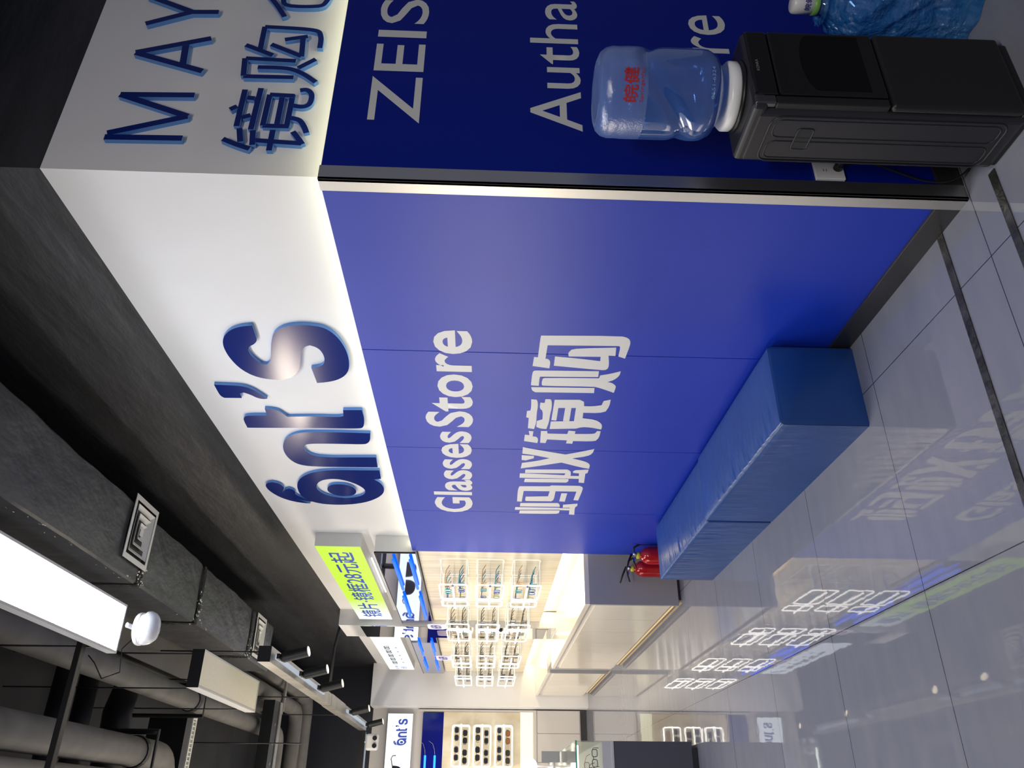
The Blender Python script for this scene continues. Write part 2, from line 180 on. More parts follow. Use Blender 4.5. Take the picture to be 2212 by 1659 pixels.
# ---------------- mesh helpers ----------------
def link(name, bm, m, parent=None, smooth=False, bevel=0, label=None, kind=None, loc=None):
    me = bpy.data.meshes.new(name); bmesh.ops.recalc_face_normals(bm, faces=bm.faces[:]); bm.to_mesh(me); bm.free()
    ms = m if isinstance(m, (list, tuple)) else [m]
    for x in ms: me.materials.append(x)
    if smooth:
        for p in me.polygons: p.use_smooth = True
    o = bpy.data.objects.new(name, me); S.collection.objects.link(o)
    if parent is not None: o.parent = parent
    if loc: o.location = loc
    if bevel:
        bv = o.modifiers.new('b', 'BEVEL'); bv.width = bevel; bv.segments = 2; bv.limit_method = 'ANGLE'
    if label: o['label'] = label
    if kind: o['kind'] = kind
    return o
def BM(): return bmesh.new()
def box(bm, a, b, mi=0):
    (x0, y0, z0), (x1, y1, z1) = a, b
    v = [bm.verts.new(p) for p in [(x0, y0, z0), (x1, y0, z0), (x1, y1, z0), (x0, y1, z0), (x0, y0, z1), (x1, y0, z1), (x1, y1, z1), (x0, y1, z1)]]
    for f in ((0, 3, 2, 1), (4, 5, 6, 7), (0, 1, 5, 4), (1, 2, 6, 5), (2, 3, 7, 6), (3, 0, 4, 7)):
        bm.faces.new([v[i] for i in f]).material_index = mi
    return bm
def bx(a, b): return box(BM(), a, b)
def tube(bm, pts, r, n=10, cap=True, closed=False):
    pts = [Vector(p) for p in pts]; rings = []; k = len(pts)
    prev = None
    for i, p in enumerate(pts):
        if closed: t = pts[(i + 1) % k] - pts[i - 1]
        else: t = pts[min(i + 1, k - 1)] - pts[max(i - 1, 0)]
        t.normalize()
        if prev is None:
            a = t.orthogonal().normalized()
        else:
            a = (prev - t * prev.dot(t))
            a = a.normalized() if a.length > 1e-6 else t.orthogonal().normalized()
        prev = a; c = t.cross(a)
        rr = r[i] if isinstance(r, (list, tuple)) else r
        rings.append([bm.verts.new(p + (a * math.cos(2 * math.pi * j / n) + c * math.sin(2 * math.pi * j / n)) * rr) for j in range(n)])
    m = k if closed else k - 1
    for i in range(m):
        A, B = rings[i], rings[(i + 1) % k]
        for j in range(n): bm.faces.new((A[j], A[(j + 1) % n], B[(j + 1) % n], B[j]))
    if cap and not closed:
        bm.faces.new(rings[0][::-1]); bm.faces.new(rings[-1])
    return bm
def lathe(bm, prof, c=(0, 0, 0), n=40, fn=None, mi=0):
    """prof: list of (r, z); fn(theta, r, z) -> r"""
    rings = []
    for r, z in prof:
        if r < 1e-5: rings.append([bm.verts.new((c[0], c[1], c[2] + z))])
        else: rings.append([bm.verts.new((c[0] + (fn(2 * math.pi * j / n, r, z) if fn else r) * math.cos(2 * math.pi * j / n), c[1] + (fn(2 * math.pi * j / n, r, z) if fn else r) * math.sin(2 * math.pi * j / n), c[2] + z)) for j in range(n)])
    for A, B in zip(rings, rings[1:]):
        for j in range(n):
            q = [A[j % len(A)], A[(j + 1) % len(A)], B[(j + 1) % len(B)], B[j % len(B)]]
            u = []
            for v in q:
                if v not in u: u.append(v)
            if len(u) > 2:
                try: bm.faces.new(u).material_index = mi
                except ValueError: pass
    return bm
def prism(bm, poly, f3, depth, fi=0, si=0):
    """poly: 2D points; f3(u,v,d)->3D. front at d=0, back at d=depth"""
    a = [bm.verts.new(f3(u, v, 0)) for u, v in poly]
    if depth:
        b = [bm.verts.new(f3(u, v, depth)) for u, v in poly]
        for i in range(len(poly)):
            j = (i + 1) % len(poly); bm.faces.new((a[i], a[j], b[j], b[i])).material_index = si
        bm.faces.new(b[::-1]).material_index = si
    bm.faces.new(a).material_index = fi
    return bm
def smooth_poly(p, it=2, ang=48):
    for _ in range(it):
        q = []; n = len(p)
        for i in range(n):
            a, b, c = Vector(p[i - 1]), Vector(p[i]), Vector(p[(i + 1) % n])
            d1, d2 = (b - a), (c - b)
            if d1.length < 1e-9 or d2.length < 1e-9: q.append(tuple(b)); continue
            if math.degrees(d1.angle(d2)) > ang: q.append(tuple(b))
            else: q.append(tuple(b + (a - b) * .25)); q.append(tuple(b + (c - b) * .25))
        p = q
    return p
def curve_mesh(polys, extrude):
    cu = bpy.data.curves.new('c', 'CURVE'); cu.dimensions = '2D'; cu.fill_mode = 'BOTH'; cu.extrude = extrude
    for p in polys:
        s = cu.splines.new('POLY'); s.points.add(len(p) - 1); s.use_cyclic_u = True
        for i, (u, v) in enumerate(p): s.points[i].co = (u, v, 0, 1)
    o = bpy.data.objects.new('c', cu); me = bpy.data.meshes.new_from_object(o); bpy.data.objects.remove(o); bpy.data.curves.remove(cu)
    return me
def text_mesh(txt, extrude=0, bold=0, spacing=1.0):
    cu = bpy.data.curves.new('t', 'FONT'); cu.body = txt; cu.extrude = extrude; cu.offset = bold; cu.resolution_u = 4; cu.space_character = spacing
    o = bpy.data.objects.new('t', cu); me = bpy.data.meshes.new_from_object(o); bpy.data.objects.remove(o); bpy.data.curves.remove(cu)
    return me
def cjk(txt, d=.02):
    bm = bmesh.new()
    for i, (dx, dy) in enumerate(((0, 0), (d, 0), (-d, 0), (0, d * .7), (0, -d * .7))):
        me = text_mesh(txt); n0 = len(bm.verts); bm.from_mesh(me); bm.verts.ensure_lookup_table()
        for v in bm.verts[n0:]: v.co.x += dx; v.co.y += dy; v.co.z += i * .0004
        bpy.data.meshes.remove(me)
    me = bpy.data.meshes.new('t'); bm.to_mesh(me); bm.free(); return me
def place(me, fn):
    for v in me.vertices: v.co = fn(*v.co)
    me.update(); return me
def mesh_obj(name, me, mats, parent=None, label=None):
    me.materials.clear()
    for m in (mats if isinstance(mats, (list, tuple)) else [mats]): me.materials.append(m)
    o = bpy.data.objects.new(name, me); S.collection.objects.link(o)
    if parent is not None: o.parent = parent
    if label: o['label'] = label
    return o
def text_on(name, txt, org, U, V, wdt, hgt, m, parent=None, bold=0, depth=0, label=None, spacing=1.0, fill=None):
    """fit text in a rectangle with lower-left corner org, unit vectors U (reading), V (up)"""
    me = cjk(txt, bold) if ord(txt[0]) > 255 else text_mesh(txt, .01 if depth else 0, bold, spacing); U, V, org = Vector(U), Vector(V), Vector(org); Nn = U.cross(V)
    xs = [v.co.x for v in me.vertices]; ys = [v.co.y for v in me.vertices]
    x0, x1, y0, y1 = min(xs), max(xs), min(ys), max(ys)
    sx = wdt / (x1 - x0); sy = hgt / (y1 - y0) if hgt else sx
    dz = depth / .02 if depth else 0
    place(me, lambda x, y, z: org + U * ((x - x0) * sx) + V * ((y - y0) * sy) + Nn * ((z + .01) * dz if depth else z * .5))
    return mesh_obj(name, me, m, parent, label)
def thing(name, label, cat, loc=(0, 0, 0), group=None, rotz=0):
    o = bpy.data.objects.new(name, None); S.collection.objects.link(o); o.empty_display_size = .1
    o.location = loc; o.rotation_euler = (0, 0, rotz); o['label'] = label; o['category'] = cat
    if group: o['group'] = group
    return o
def tag(o, label, cat, group=None):
    o['label'] = label; o['category'] = cat
    if group: o['group'] = group
    return o
def st(o): o['kind'] = 'structure'; return o
def copy_tree(o, parent=None):
    c = o.copy(); S.collection.objects.link(c); c.parent = parent
    for ch in o.children: copy_tree(ch, c)
    return c
def rrect(u0, v0, u1, v1, r, n=4):
    P = []
    for cx, cy, a0 in ((u1 - r, v1 - r, 0), (u0 + r, v1 - r, 90), (u0 + r, v0 + r, 180), (u1 - r, v0 + r, 270)):
        for i in range(n + 1):
            a = math.radians(a0 + 90 * i / n); P.append((cx + r * math.cos(a), cy + r * math.sin(a)))
    return P

# ---------------- the setting ----------------
FZ = 3.26      # top of the white fascia
st(link('floor', bx((-7, -5, -.1), (4, 11.6, 0)), MT['floor']))
# blue display wall: four butt-jointed panels, one mesh
bm = BM()
for y0, y1 in ((.0015, 1.115), (1.119, 2.220), (2.224, 3.326), (3.330, 4.33)): box(bm, (0, y0, 0), (.03, y1, 2.238))
box(bm, (.03, .03, 0), (.12, 4.33, 2.238))
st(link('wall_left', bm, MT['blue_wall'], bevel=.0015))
st(link('wall_right', bx((.03, 0, 0), (3.5, .12, 2.238)), MT['blue_wall_shaded']))
st(link('trim_1', box(bx((-.012, -.012, .0), (.0, .045, 2.24)), (-.012, -.012, 0), (.052, 0, 2.24)), MT['steel'], bevel=.001))
st(link('baseboard_left', bx((-.012, .045, 0), (0, 4.33, .092)), MT['dark_steel'], bevel=.001))
st(link('baseboard_right', bx((.052, -.012, 0), (3.5, 0, .092)), MT['dark_steel'], bevel=.001))
st(link('wall_upper_left', bx((.12, .12, 2.05), (.25, 11.1, FZ)), MT['white_paint']))
st(link('wall_upper_right', bx((.2501, .12, 2.0), (3.5, .25, FZ)), MT['white_paint']))
st(link('wall_top_left', bx((.121, .121, FZ), (.25, 11.1, 5.0)), MT['black_plaster']))
st(link('wall_top_right', bx((.2501, .121, FZ), (3.5, .25, 5.0)), MT['black_plaster']))
st(link('wall_top_back', bx((-7, 11.1, 3.3), (.25, 11.25, 5.0)), MT['navy_plaster']))
st(link('wall_back', bx((-7, 11.1, 0), (.25, 11.25, 3.3)), MT['white_satin']))
st(link('ceiling', bx((-7, -5, 5.0), (4, 11.6, 5.1)), MT['concrete']))
st(link('wall_far_left', bx((-7.2, -5, 0), (-7, 11.6, 5)), MT['navy_plaster']))
st(link('wall_niche', bx((.13, 4.33, 0), (.25, 10.75, 2.05)), MT['white_gloss']))
st(link('trim_2', bx((.06, 4.34, 2.0), (.13, 10.75, 2.2)), MT['white_satin']))
st(link('wall_column', bx((-.055, 7.05, .78), (.12, 7.69, FZ)), MT['white_paint']))
st(link('wall_corner_block', bx((-.49, 10.75, .0), (.25, 11.1, 3.31)), MT['white_paint']))
for nm, pts in (('trim_3', ((-4.5, .166), (0, .200))), ('trim_4', ((-4.5, -.162), (0, -.130)))):
    st(link(nm, bx((pts[0][0], pts[0][1], .0), (-.013, pts[1][1], .004)), mat('worn_metal_strip_' + nm[-1], (.07, .07, .065), .3, metal=.5, noise=(12, .7, O1), bump=(30, .8, O1, .01))))
# LED troughs on top of the blue wall that wash the fascia
t = thing('led_strip', 'pale yellow light strip hidden along the top of the long blue wall', 'led strip', (.06, 2.2, 2.239))
link('light_strip', bx((-.012, -2.12, 0), (.012, 2.1, .008)), MT['led_warm'], t); link('channel', bx((-.02, -2.12, -.0005), (.02, 2.1, .0)), MT['frame_metal'], t)
t = thing('led_strip', 'pale yellow light strip hidden on top of the blue side wall above the word ZEISS', 'led strip', (1.7, .06, 2.239))
link('light_strip', bx((-1.62, -.012, 0), (1.7, .012, .008)), MT['led_warm'], t); link('channel', bx((-1.62, -.02, -.0005), (1.7, .02, .0)), MT['frame_metal'], t)

# ---------------- raised letters ----------------
def raised(name, label, polys, group):
    pl = [smooth_poly([tuple(q) for q in p]) for p in polys]
    me = curve_mesh(pl, .009); n = len(me.vertices)
    place(me, lambda u, v, z: Vector((.111 - z, u, v)))
    o = mesh_obj(name, me, [MT['navy_letter'], MT['letter_side']]); tag(o, label, 'letter', group)
    for p in me.polygons: p.material_index = 0 if abs(p.normal.x) > .9 else 1
    return o
G1 = 'raised navy letters of the long white fascia'
NA = {'S': ('raised_letter', 'big raised navy letter S on the white fascia'), 'apostrophe': ('raised_apostrophe', 'raised navy apostrophe between the t and the S'),
      't': ('raised_letter', 'raised navy letter t left of the apostrophe on the white fascia'), 'n': ('raised_letter', 'raised navy letter n with a lamp glint, between the a and the t'),
      'a': ('raised_letter', 'raised navy ring-shaped letter a with a white hollow, first letter of the fascia word'), 'dot': ('raised_dot', 'raised navy oval dot inside the ring of the letter a'),
      'antenna1': ('raised_feeler', 'larger upper feeler with a bulb tip above the letter a'), 'antenna2': ('raised_feeler', 'smaller lower feeler tucked between the larger feeler and the letter a')}
for k, (nm, lb) in NA.items(): raised(nm, lb, DATA['antA'][k], G1)
def stroke_letter(name, label, strokes, wd, f3, depth, mats, group):
    bm = BM()
    for si, s in enumerate(strokes):
        P = [Vector(p) for p in s]
        if len(P) > 2:
            Q = [P[0]]
            for i in range(len(P) - 1):
                p0, p1, p2, p3 = P[max(i - 1, 0)], P[i], P[i + 1], P[min(i + 2, len(P) - 1)]
                for k in range(1, 6):
                    tt = k / 5; Q.append(.5 * ((2 * p1) + (p2 - p0) * tt + (2 * p0 - 5 * p1 + 4 * p2 - p3) * tt ** 2 + (3 * p1 - p0 - 3 * p2 + p3) * tt ** 3))
            P = Q
        Lf, Rt = [], []
        for i, p in enumerate(P):
            tdir = (P[min(i + 1, len(P) - 1)] - P[max(i - 1, 0)]).normalized(); nn = Vector((-tdir.y, tdir.x)) * wd / 2
            Lf.append(p + nn); Rt.append(p - nn)
        prism(bm, [tuple(q) for q in Lf + Rt[::-1]], lambda u, v, d: f3(u, v, d + (si * .00025 if d == 0 else 0)), depth, 0, 1)
    o = link(name, bm, mats); tag(o, label, 'letter', group); return o
LB = {'M': 'raised navy letter M, first of the row on the shaded fascia', 'A': 'raised navy letter A between the M and the Y on the shaded fascia', 'Y': 'raised navy letter Y at the edge of the shaded fascia',
      'jing': 'raised navy character for mirror, below the letter M', 'gou': 'raised navy character for buy, below the letters A and Y', 'cang': 'raised navy character cut by the picture edge, below the letter Y'}
for k, lb in LB.items():
    stroke_letter('raised_character' if k in ('jing', 'gou', 'cang') else 'raised_letter', lb, DATA['strokesB'][k], (.0265 if k in 'MAY' else .0215),
                  lambda u, v, d: (u, .102 + d, v), .018, [MT['navy_letter'], MT['letter_side']], 'raised navy letters of the shaded fascia')
# ---------------- vinyl lettering ----------------
VN = {'ma': 'tall white vinyl character at the far end of the four on the blue wall', 'yi': 'tall white vinyl character, second from the display bays', 'jing': 'tall white vinyl character, third of four, meaning mirror', 'gou': 'largest white vinyl character, nearest the steel corner on the blue wall'}
for k, lb in VN.items():
    bm = BM()
    for i, p in enumerate(DATA['vinyl'][k]): prism(bm, smooth_poly([tuple(q) for q in p], 1, 40), lambda u, v, d: (-.0008 - d - i * .00012, u, v), -.0004)
    tag(link('vinyl_character', bm, MT['vinyl_white']), lb, 'lettering', 'white vinyl characters on the blue wall')
NY = (0, -1, 0); ZU = (0, 0, 1); NX = (1, 0, 0)
tag(text_on('vinyl_word', 'Glasses', (-.001, 3.345, 1.735), NY, ZU, 1.36, .262, MT['vinyl_white'], bold=.022), 'white vinyl word Glasses near the top of the blue wall', 'lettering')
tag(text_on('vinyl_word', 'Store', (-.001, 1.93, 1.725), NY, ZU, 1.0, .258, MT['vinyl_white'], bold=.022), 'white vinyl word Store beside the word Glasses', 'lettering')
tag(text_on('vinyl_word', 'ZEISS', (.275, -.001, 1.915), NX, ZU, .86, .19, MT['vinyl_grey'], bold=.003), 'pale grey word ZEISS at the top of the shaded blue side wall', 'lettering')
tag(text_on('vinyl_word', 'Autha', (.262, -.001, 1.328), NX, ZU, .725, .19, MT['vinyl_grey'], bold=.003), 'pale grey word starting with A above the water bottle', 'lettering')
tag(text_on('vinyl_word', 're', (.708, -.001, .738), NX, ZU, .225, .148, MT['vinyl_grey'], bold=.003), 'pale grey letters re to the right of the water bottle', 'lettering')

# ---------------- bench: two upholstered blocks ----------------
def bench(label, y0, y1, h, gap):
    t = thing('upholstered_bench', label, 'bench', (-.215, (y0 + y1) / 2, 0), 'blue bench blocks')
    L2 = (y1 - y0) / 2; W = .197
    rnd = random.Random(int(y0 * 100)); creases = []
    for _ in range(46): creases.append((rnd.uniform(-L2 + .06, L2 - .04), rnd.uniform(.006, .013), rnd.uniform(.0015, .0055), rnd.uniform(.06, .24), rnd.uniform(-.25, .25)))
    ny, nx, nz, rr = 170, 22, 10, .016
    sec = [(-W, h * k / nz) for k in range(nz)] + [(-W, h - rr), (-W + rr * .3, h - rr * .3), (-W + rr, h)] + [(-W + rr + (2 * W - 2 * rr) * k / nx, h) for k in range(1, nx + 1)] + [(W - rr * .3, h - rr * .3), (W, h - rr), (W, h * .5), (W, 0)]
    bm = BM(); rg = []
    for q in range(ny + 3):
        end = q in (0, ny + 2); y = -L2 + 2 * L2 * min(max(q - 1, 0), ny) / ny; inset = rr * .7 if end else 0
        if not end: y *= (L2 - rr * .6) / L2 if q in (1, ny + 1) else 1
        ring = []
        for x, z in sec:
            tx = max(0.0, z - h * .6) / (h * .4)
            e = (1 - min(1, abs(x) / W) ** 4) * (1 - min(1, abs(y) / L2) ** 6); zz = z + .013 * e * (tx if z > h * .9 else 0); xx = x
            if z > h - rr * 1.1 and x < W * .8:
                d = x + W
                for cy, cw, ca, cl, sk in creases:
                    u = (y - cy - sk * d) / cw
                    if abs(u) < 3: zz -= ca * math.exp(-u * u) * (1 - math.exp(-(d / .02) ** 2)) * max(0, 1 - d / cl)
            elif x <= -W + 1e-6 and z > h * .55:
                for cy, cw, ca, cl, sk in creases:
                    u = (y - cy) / (cw * 1.4)
                    if abs(u) < 3: xx += ca * .35 * math.exp(-u * u) * math.sin(math.pi * min(1, (h - z) / (h * .4)))
            k = (W - inset) / W
            ring.append(bm.verts.new((xx * k, y, min(zz, zz - inset) if z > h * .5 else zz)))
        rg.append(ring)
    for A, B in zip(rg, rg[1:]):
        for q in range(len(sec)): bm.faces.new((A[q], A[(q + 1) % len(sec)], B[(q + 1) % len(sec)], B[q]))
    bm.faces.new(rg[0]); bm.faces.new(rg[-1][::-1])
    o = link('cushion_block', bm, MT['sofa'], t, smooth=True)
    o.modifiers.new('e', 'EDGE_SPLIT').split_angle = math.radians(50)
    bm = BM(); P = []
    for i in range(61):
        yy = -L2 + .012 + (2 * L2 - .024) * i / 60
        P.append((-W + .005 + .001 * math.sin(yy * 60), yy, h - .006 + .001 * math.sin(yy * 47 + 1)))
    tube(bm, P, .0026, 6); link('seam', bm, MT['sofa_seam'], t, smooth=True)
    return t
bench('nearer blue leatherette bench block with creased top against the blue wall', .962, 2.243, .388, 0)
bench('farther blue leatherette bench block, butted to the first, by the fire extinguishers', 2.252, 3.545, .376, 1)

# ---------------- fire extinguishers ----------------
def extinguisher(x, y, rz, label):
    t = thing('fire_extinguisher', label, 'fire extinguisher', (x, y, 0), 'fire extinguishers by the counter', rz)
    b = lathe(BM(), [(0, 0), (.062, 0), (.068, .01), (.068, .33), (.060, .365), (.040, .392), (.022, .405), (.018, .42), (0, .42)], n=32)
    link('cylinder_body', b, MT['red'], t, smooth=True)
    link('collar', lathe(BM(), [(.019, .405), (.027, .412), (.027, .43), (.019, .436), (0, .436)], n=20), MT['yellow'], t, smooth=True)
    v = lathe(BM(), [(0, .43), (.015, .43), (.015, .47), (0, .47)], n=16); box(v, (-.05, -.008, .448), (.03, .008, .462)); link('valve', v, MT['chrome'], t)
    bm = BM(); tube(bm, [(.012, 0, .47), (-.05, 0, .50), (-.12, 0, .525)], [.009, .008, .006], 8); link('upper_lever', bm, MT['black_plastic'], t, smooth=True)
    bm = BM(); tube(bm, [(-.01, 0, .462), (-.06, 0, .458), (-.11, 0, .445)], [.008, .007, .006], 8); link('carry_handle', bm, MT['black_plastic'], t, smooth=True)
    link('pressure_gauge', tube(BM(), [(0, -.012, .452), (0, -.034, .452)], .014, 14), MT['chrome'], t, smooth=True)
    bm = BM(); tube(bm, [(.02, 0, .455), (.06, -.02, .45), (.085, -.03, .40), (.088, -.03, .30), (.084, -.03, .16)], .008, 8); link('hose', bm, MT['black_plastic'], t, smooth=True)
    return t
extinguisher(-.085, 4.06, .2, 'red fire extinguisher nearer the bench, in front of the blue wall end')
extinguisher(-.112, 4.34, -.1, 'red fire extinguisher behind the first, against the grey counter end')

# ---------------- counters ----------------
def counter(label, x0, y0, y1, nd):
    t = thing('display_counter', label, 'counter', (x0, y0, 0), 'long white display counters'); Ly = y1 - y0; W = .127 - x0
    link('carcass', bx((.02, .03, .06), (W, Ly, .765)), MT['white_satin'], t)
    link('worktop', bx((0, 0, .765), (W, Ly, .805)), MT['white_gloss'], t, bevel=.002)
    link('end_panel', bx((.0, 0, .025), (W, .03, .765)), MT['grey_panel'], t, label='flat grey end panel', bevel=.001)
    link('plinth', bx((.05, .02, 0), (W, Ly, .06)), MT['dark_steel'], t)
    n = nd; dw = (Ly - .05) / n
    for i in range(n):
        link('door', bx((.004, .045 + i * dw, .085), (.02, .04 + (i + 1) * dw, .715)), MT['white_gloss'], t, bevel=.001)
    link('kick_glow', bx((.046, .1, .012), (.0495, Ly - .05, .030)), glow('amber_kick_glow', (1, .66, .28), .55), t)  # added glowing strip for the amber sheen of the brass kick plate
    return t
counter('long glossy white counter with a grey end panel just past the extinguishers', -.38, 4.47, 7.80, 6)
counter('second long white counter, beyond the grey filler post', -.33, 8.48, 10.74, 4)
tag(link('filler_post', bx((-.29, 7.805, 0), (.127, 8.475, .80)), MT['grey_panel']), 'grey filler post between the two long white counters', 'post')

# ---------------- wall bays ----------------
tag(link('wood_back_panel', bx((.012, 4.36, .99), (.055, 7.045, 2.195)), MT['wood']), 'pale wood display panel behind the nearer lit cages', 'panel', 'wood display panels')
tag(link('wood_back_panel', bx((.012, 7.70, .99), (.055, 10.745, 2.195)), MT['wood']), 'pale wood display panel beyond the mirrored column', 'panel', 'wood display panels')
for y0, y1, lb in ((4.4, 7.7, 'glowing strip under the nearer wood display panel'), (7.75, 10.7, 'glowing strip under the wood display panel beyond the column')):
    t = thing('cove_light', lb, 'led strip', (.085, (y0 + y1) / 2, .985), 'cove lights'); h = (y1 - y0) / 2
    link('light_strip', bx((-.01, -h, -.008), (.01, h, 0)), MT['led_cove'], t); link('channel', bx((-.015, -h, 0), (.015, h, .006)), MT['frame_metal'], t)
tag(link('column_mirror', bx((-.062, 7.06, .82), (-.056, 7.68, 3.02)), MT['mirror']), 'tall mirror on the side of the white column', 'mirror')

def case(label, y0, y1, z0, z1, xf):
    t = thing('blue_glass_case', label, 'light case', (xf, y0, z0), 'blue mirrored cases with led tubes'); Ly = y1 - y0; h = z1 - z0
    link('casing', bx((.012, 0, 0), (.119 - xf, Ly, h)), MT['frame_metal'], t)
    link('glass_front', bx((0, .006, 0), (.010, Ly - .006, h)), MT['blue_mirror'], t)
    link('edge_frame', box(bx((-.002, 0, h - .004), (.012, Ly, h + .004)), (-.002, 0, 0), (.012, .006, h)), MT['black_metal'], t)
    return t
c1 = case('blue mirrored glass case with four blue tubes under the green light box', 4.30, 7.04, 2.21, 2.545, -.028)
def tubes(parent, rows):
    for (y0, y1, z) in rows:
        link('led_tube', tube(BM(), [(-.022, y0, z), (-.022, y1, z)], .0135, 10), MT['led_blue'], parent, smooth=True)
        for yy in (y0 + .08, y1 - .08): pass
tubes(c1, [(.12, 1.10, .19), (1.39, 2.29, .21), (.12, 1.07, .05), (1.38, 2.39, .05)])
c2 = case('blue mirrored glass case beyond the mirrored column', 7.72, 10.70, 2.21, 2.53, -.028)
tubes(c2, [(.25, 1.20, .22), (1.65, 2.55, .23), (.25, 1.20, .06), (1.65, 2.55, .07)])

# light boxes
def lightbox(label, loc, dims, axis, face):
    """axis 'A': on the long wall facing -x ; 'B': on the back wall facing -y"""
    t = thing('light_box', label, 'light box', loc); a, b, c = dims
    if axis == 'A':
        link('box_body', bx((.006, 0, 0), (a, b, c)), MT['frame_metal'], t, bevel=.001); link('lit_face', bx((0, .004, .004), (.006, b - .004, c - .004)), face, t)
    else:
        link('box_body', bx((0, .006, 0), (b, a, c)), MT['frame_metal'], t, bevel=.001); link('lit_face', bx((.004, 0, .004), (b - .004, .006, c - .004)), face, t)
    return t
def green_face():
    m, nt, b = new_mat('printed_green_lit_face'); tc = nt.nodes.new('ShaderNodeTexCoord'); sp = nt.nodes.new('ShaderNodeSeparateXYZ'); nt.links.new(tc.outputs['Object'], sp.inputs[0])
    mr = nt.nodes.new('ShaderNodeMapRange'); mr.inputs['From Min'].default_value = 2.72; mr.inputs['From Max'].default_value = 1.5; nt.links.new(sp.outputs[1], mr.inputs[0])
    cr = nt.nodes.new('ShaderNodeValToRGB'); cr.color_ramp.elements[0].color = (.86, .97, .92, 1); cr.color_ramp.elements[0].position = .1
    cr.color_ramp.elements[1].color = (.52, .86, .035, 1); cr.color_ramp.elements[1].position = .75; nt.links.new(mr.outputs[0], cr.inputs[0])
    nt.links.new(cr.outputs[0], b.inputs['Emission Color']); b.inputs['Emission Strength'].default_value = .80; b.inputs['Base Color'].default_value = (.05, .05, .05, 1); return m
lb = lightbox('lit yellow-green light box with blue Chinese price lettering', (0, 4.25, 2.655), (.119, 2.74, .372), 'A', green_face())
text_on('lettering', '镜片·镜框28元起', (-.001, 2.60, .085), NY, ZU, 2.46, .215, MT['ink_blue'], lb, bold=.018, label='blue lettering')
link('under_tube', tube(BM(), [(.07, .55, -.02), (.07, 1.75, -.02)], .008, 8), glow('thin_white_tube', (1, .98, .95), 1.2), lb, smooth=True)
lb2 = lightbox('lit white light box with a row of small spectacle-frame pictures', (0, 7.72, 2.66), (.119, 2.82, .375), 'A', MT['box_white'])
for i in range(5):
    yy = 1.0 + i * .29; zz = .235; bm = BM()
    for s in (-1, 1):
        P = rrect(yy + s * .055 - .042, zz - .03, yy + s * .055 + .042, zz + .03, .02)
        tube(bm, [(-.002, u, v) for u, v in P], .006, 6, closed=True)
    box(bm, (-.003, yy - .014, zz + .008), (-.001, yy + .014, zz + .016)); link('frame_picture', bm, MT['ink_grey'], lb2)
    text_on('caption', ['F01', 'F02', 'F03', 'F04', 'F05'][i] if False else '镜框', (-.001, yy + .04, .10), NY, ZU, .08, .03, MT['ink_grey'], lb2)
text_on('caption', '镜片 镜框', (-.001, 2.76, .22), NY, ZU, .30, .05, MT['ink_blue'], lb2, bold=.01)
text_on('caption', '配镜', (-.001, 2.70, .10), NY, ZU, .16, .09, MT['ink_blue'], lb2, bold=.01)

# display cages
def make_cage(name='display_cage', Ln=.5, H=.235, Dp=.222, rd=.0062):
    """local: x from 0 (front) to Dp (back, at panel), y along, z up"""
    t = bpy.data.objects.new(name, None); S.collection.objects.link(t)
    P = rrect(0, 0, Ln, H, .03)
    link('front_frame', tube(BM(), [(0, u, v) for u, v in P], rd, 8, closed=True), MT['led_white'], t, smooth=True)
    link('rear_frame', tube(BM(), [(Dp - .003, u, v) for u, v in P], rd * .55, 6, closed=True), MT['led_soft'], t, smooth=True)
    bm = BM()
    for u, v in ((.01, .01), (Ln - .01, .01), (.01, H - .01), (Ln - .01, H - .01)): tube(bm, [(0, u, v), (Dp - .004, u, v)], rd * .6, 6)
    link('side_rods', bm, MT['led_soft'], t, smooth=True)
    bm = BM(); box(bm, (0.004, .004, H / 2 - .003), (Dp - .006, Ln - .004, H / 2)); box(bm, (.004, .004, .001), (Dp - .006, Ln - .004, .004))
    link('acrylic_shelf', bm, MT['acrylic'], t)
    bm = BM(); prism(bm, rrect(.002, .002, Dp - .006, H - .002, .01), lambda u, v, d: (u, d, v), .0015); link('acrylic_side', bm, MT['acrylic'], t)
    bm = BM(); prism(bm, rrect(.002, .002, Dp - .006, H - .002, .01), lambda u, v, d: (u, Ln - d, v), .0015); link('acrylic_side', bm, MT['acrylic'], t)
    return t
def make_glasses(frame_m, lens_m, stand=True, kid=False):
    """lenses face -x, temples run +x, centred on y, z=0 is the shelf"""
    t = bpy.data.objects.new('spectacles', None); S.collection.objects.link(t); bm = BM(); bl = BM(); w = .052; h = .040
    for s in (-1, 1):
        c = s * (w / 2 + .009); P = rrect(c - w / 2, .018, c + w / 2, .018 + h, .014)
        tube(bm, [(0, u, v) for u, v in P], .0028, 6, closed=True); prism(bl, rrect(c - w / 2, .018, c + w / 2, .018 + h, .014), lambda u, v, d: (d, u, v), .0015)
    tube(bm, [(0, -.010, .046), (-.002, 0, .050), (0, .010, .046)], .0025, 6)
    link('frame_front', bm, frame_m, t, smooth=True); link('lenses', bl, lens_m, t)
    for s in (-1, 1):
        link('temple', tube(BM(), [(0, s * .064, .052), (.03, s * .068, .052), (.09, s * .066, .048), (.13, s * .062, .026)], .0026, 6), frame_m, t, smooth=True)
    return t
cols = [(.015, .015, .018), (.10, .05, .03), (.30, .22, .12), (.02, .03, .05), (.12, .12, .13)]
frame_ms = [mat('spectacle_frame_%d' % i, c, .25) for i, c in enumerate(cols)]
kid_ms = [mat('bright_frame_%d' % i, c, .25) for i, c in enumerate([(.0, .35, .42), (.55, .02, .04), (.02, .10, .45), (.75, .45, .15), (.25, .40, .05)])]
clear_l = MT['acrylic']
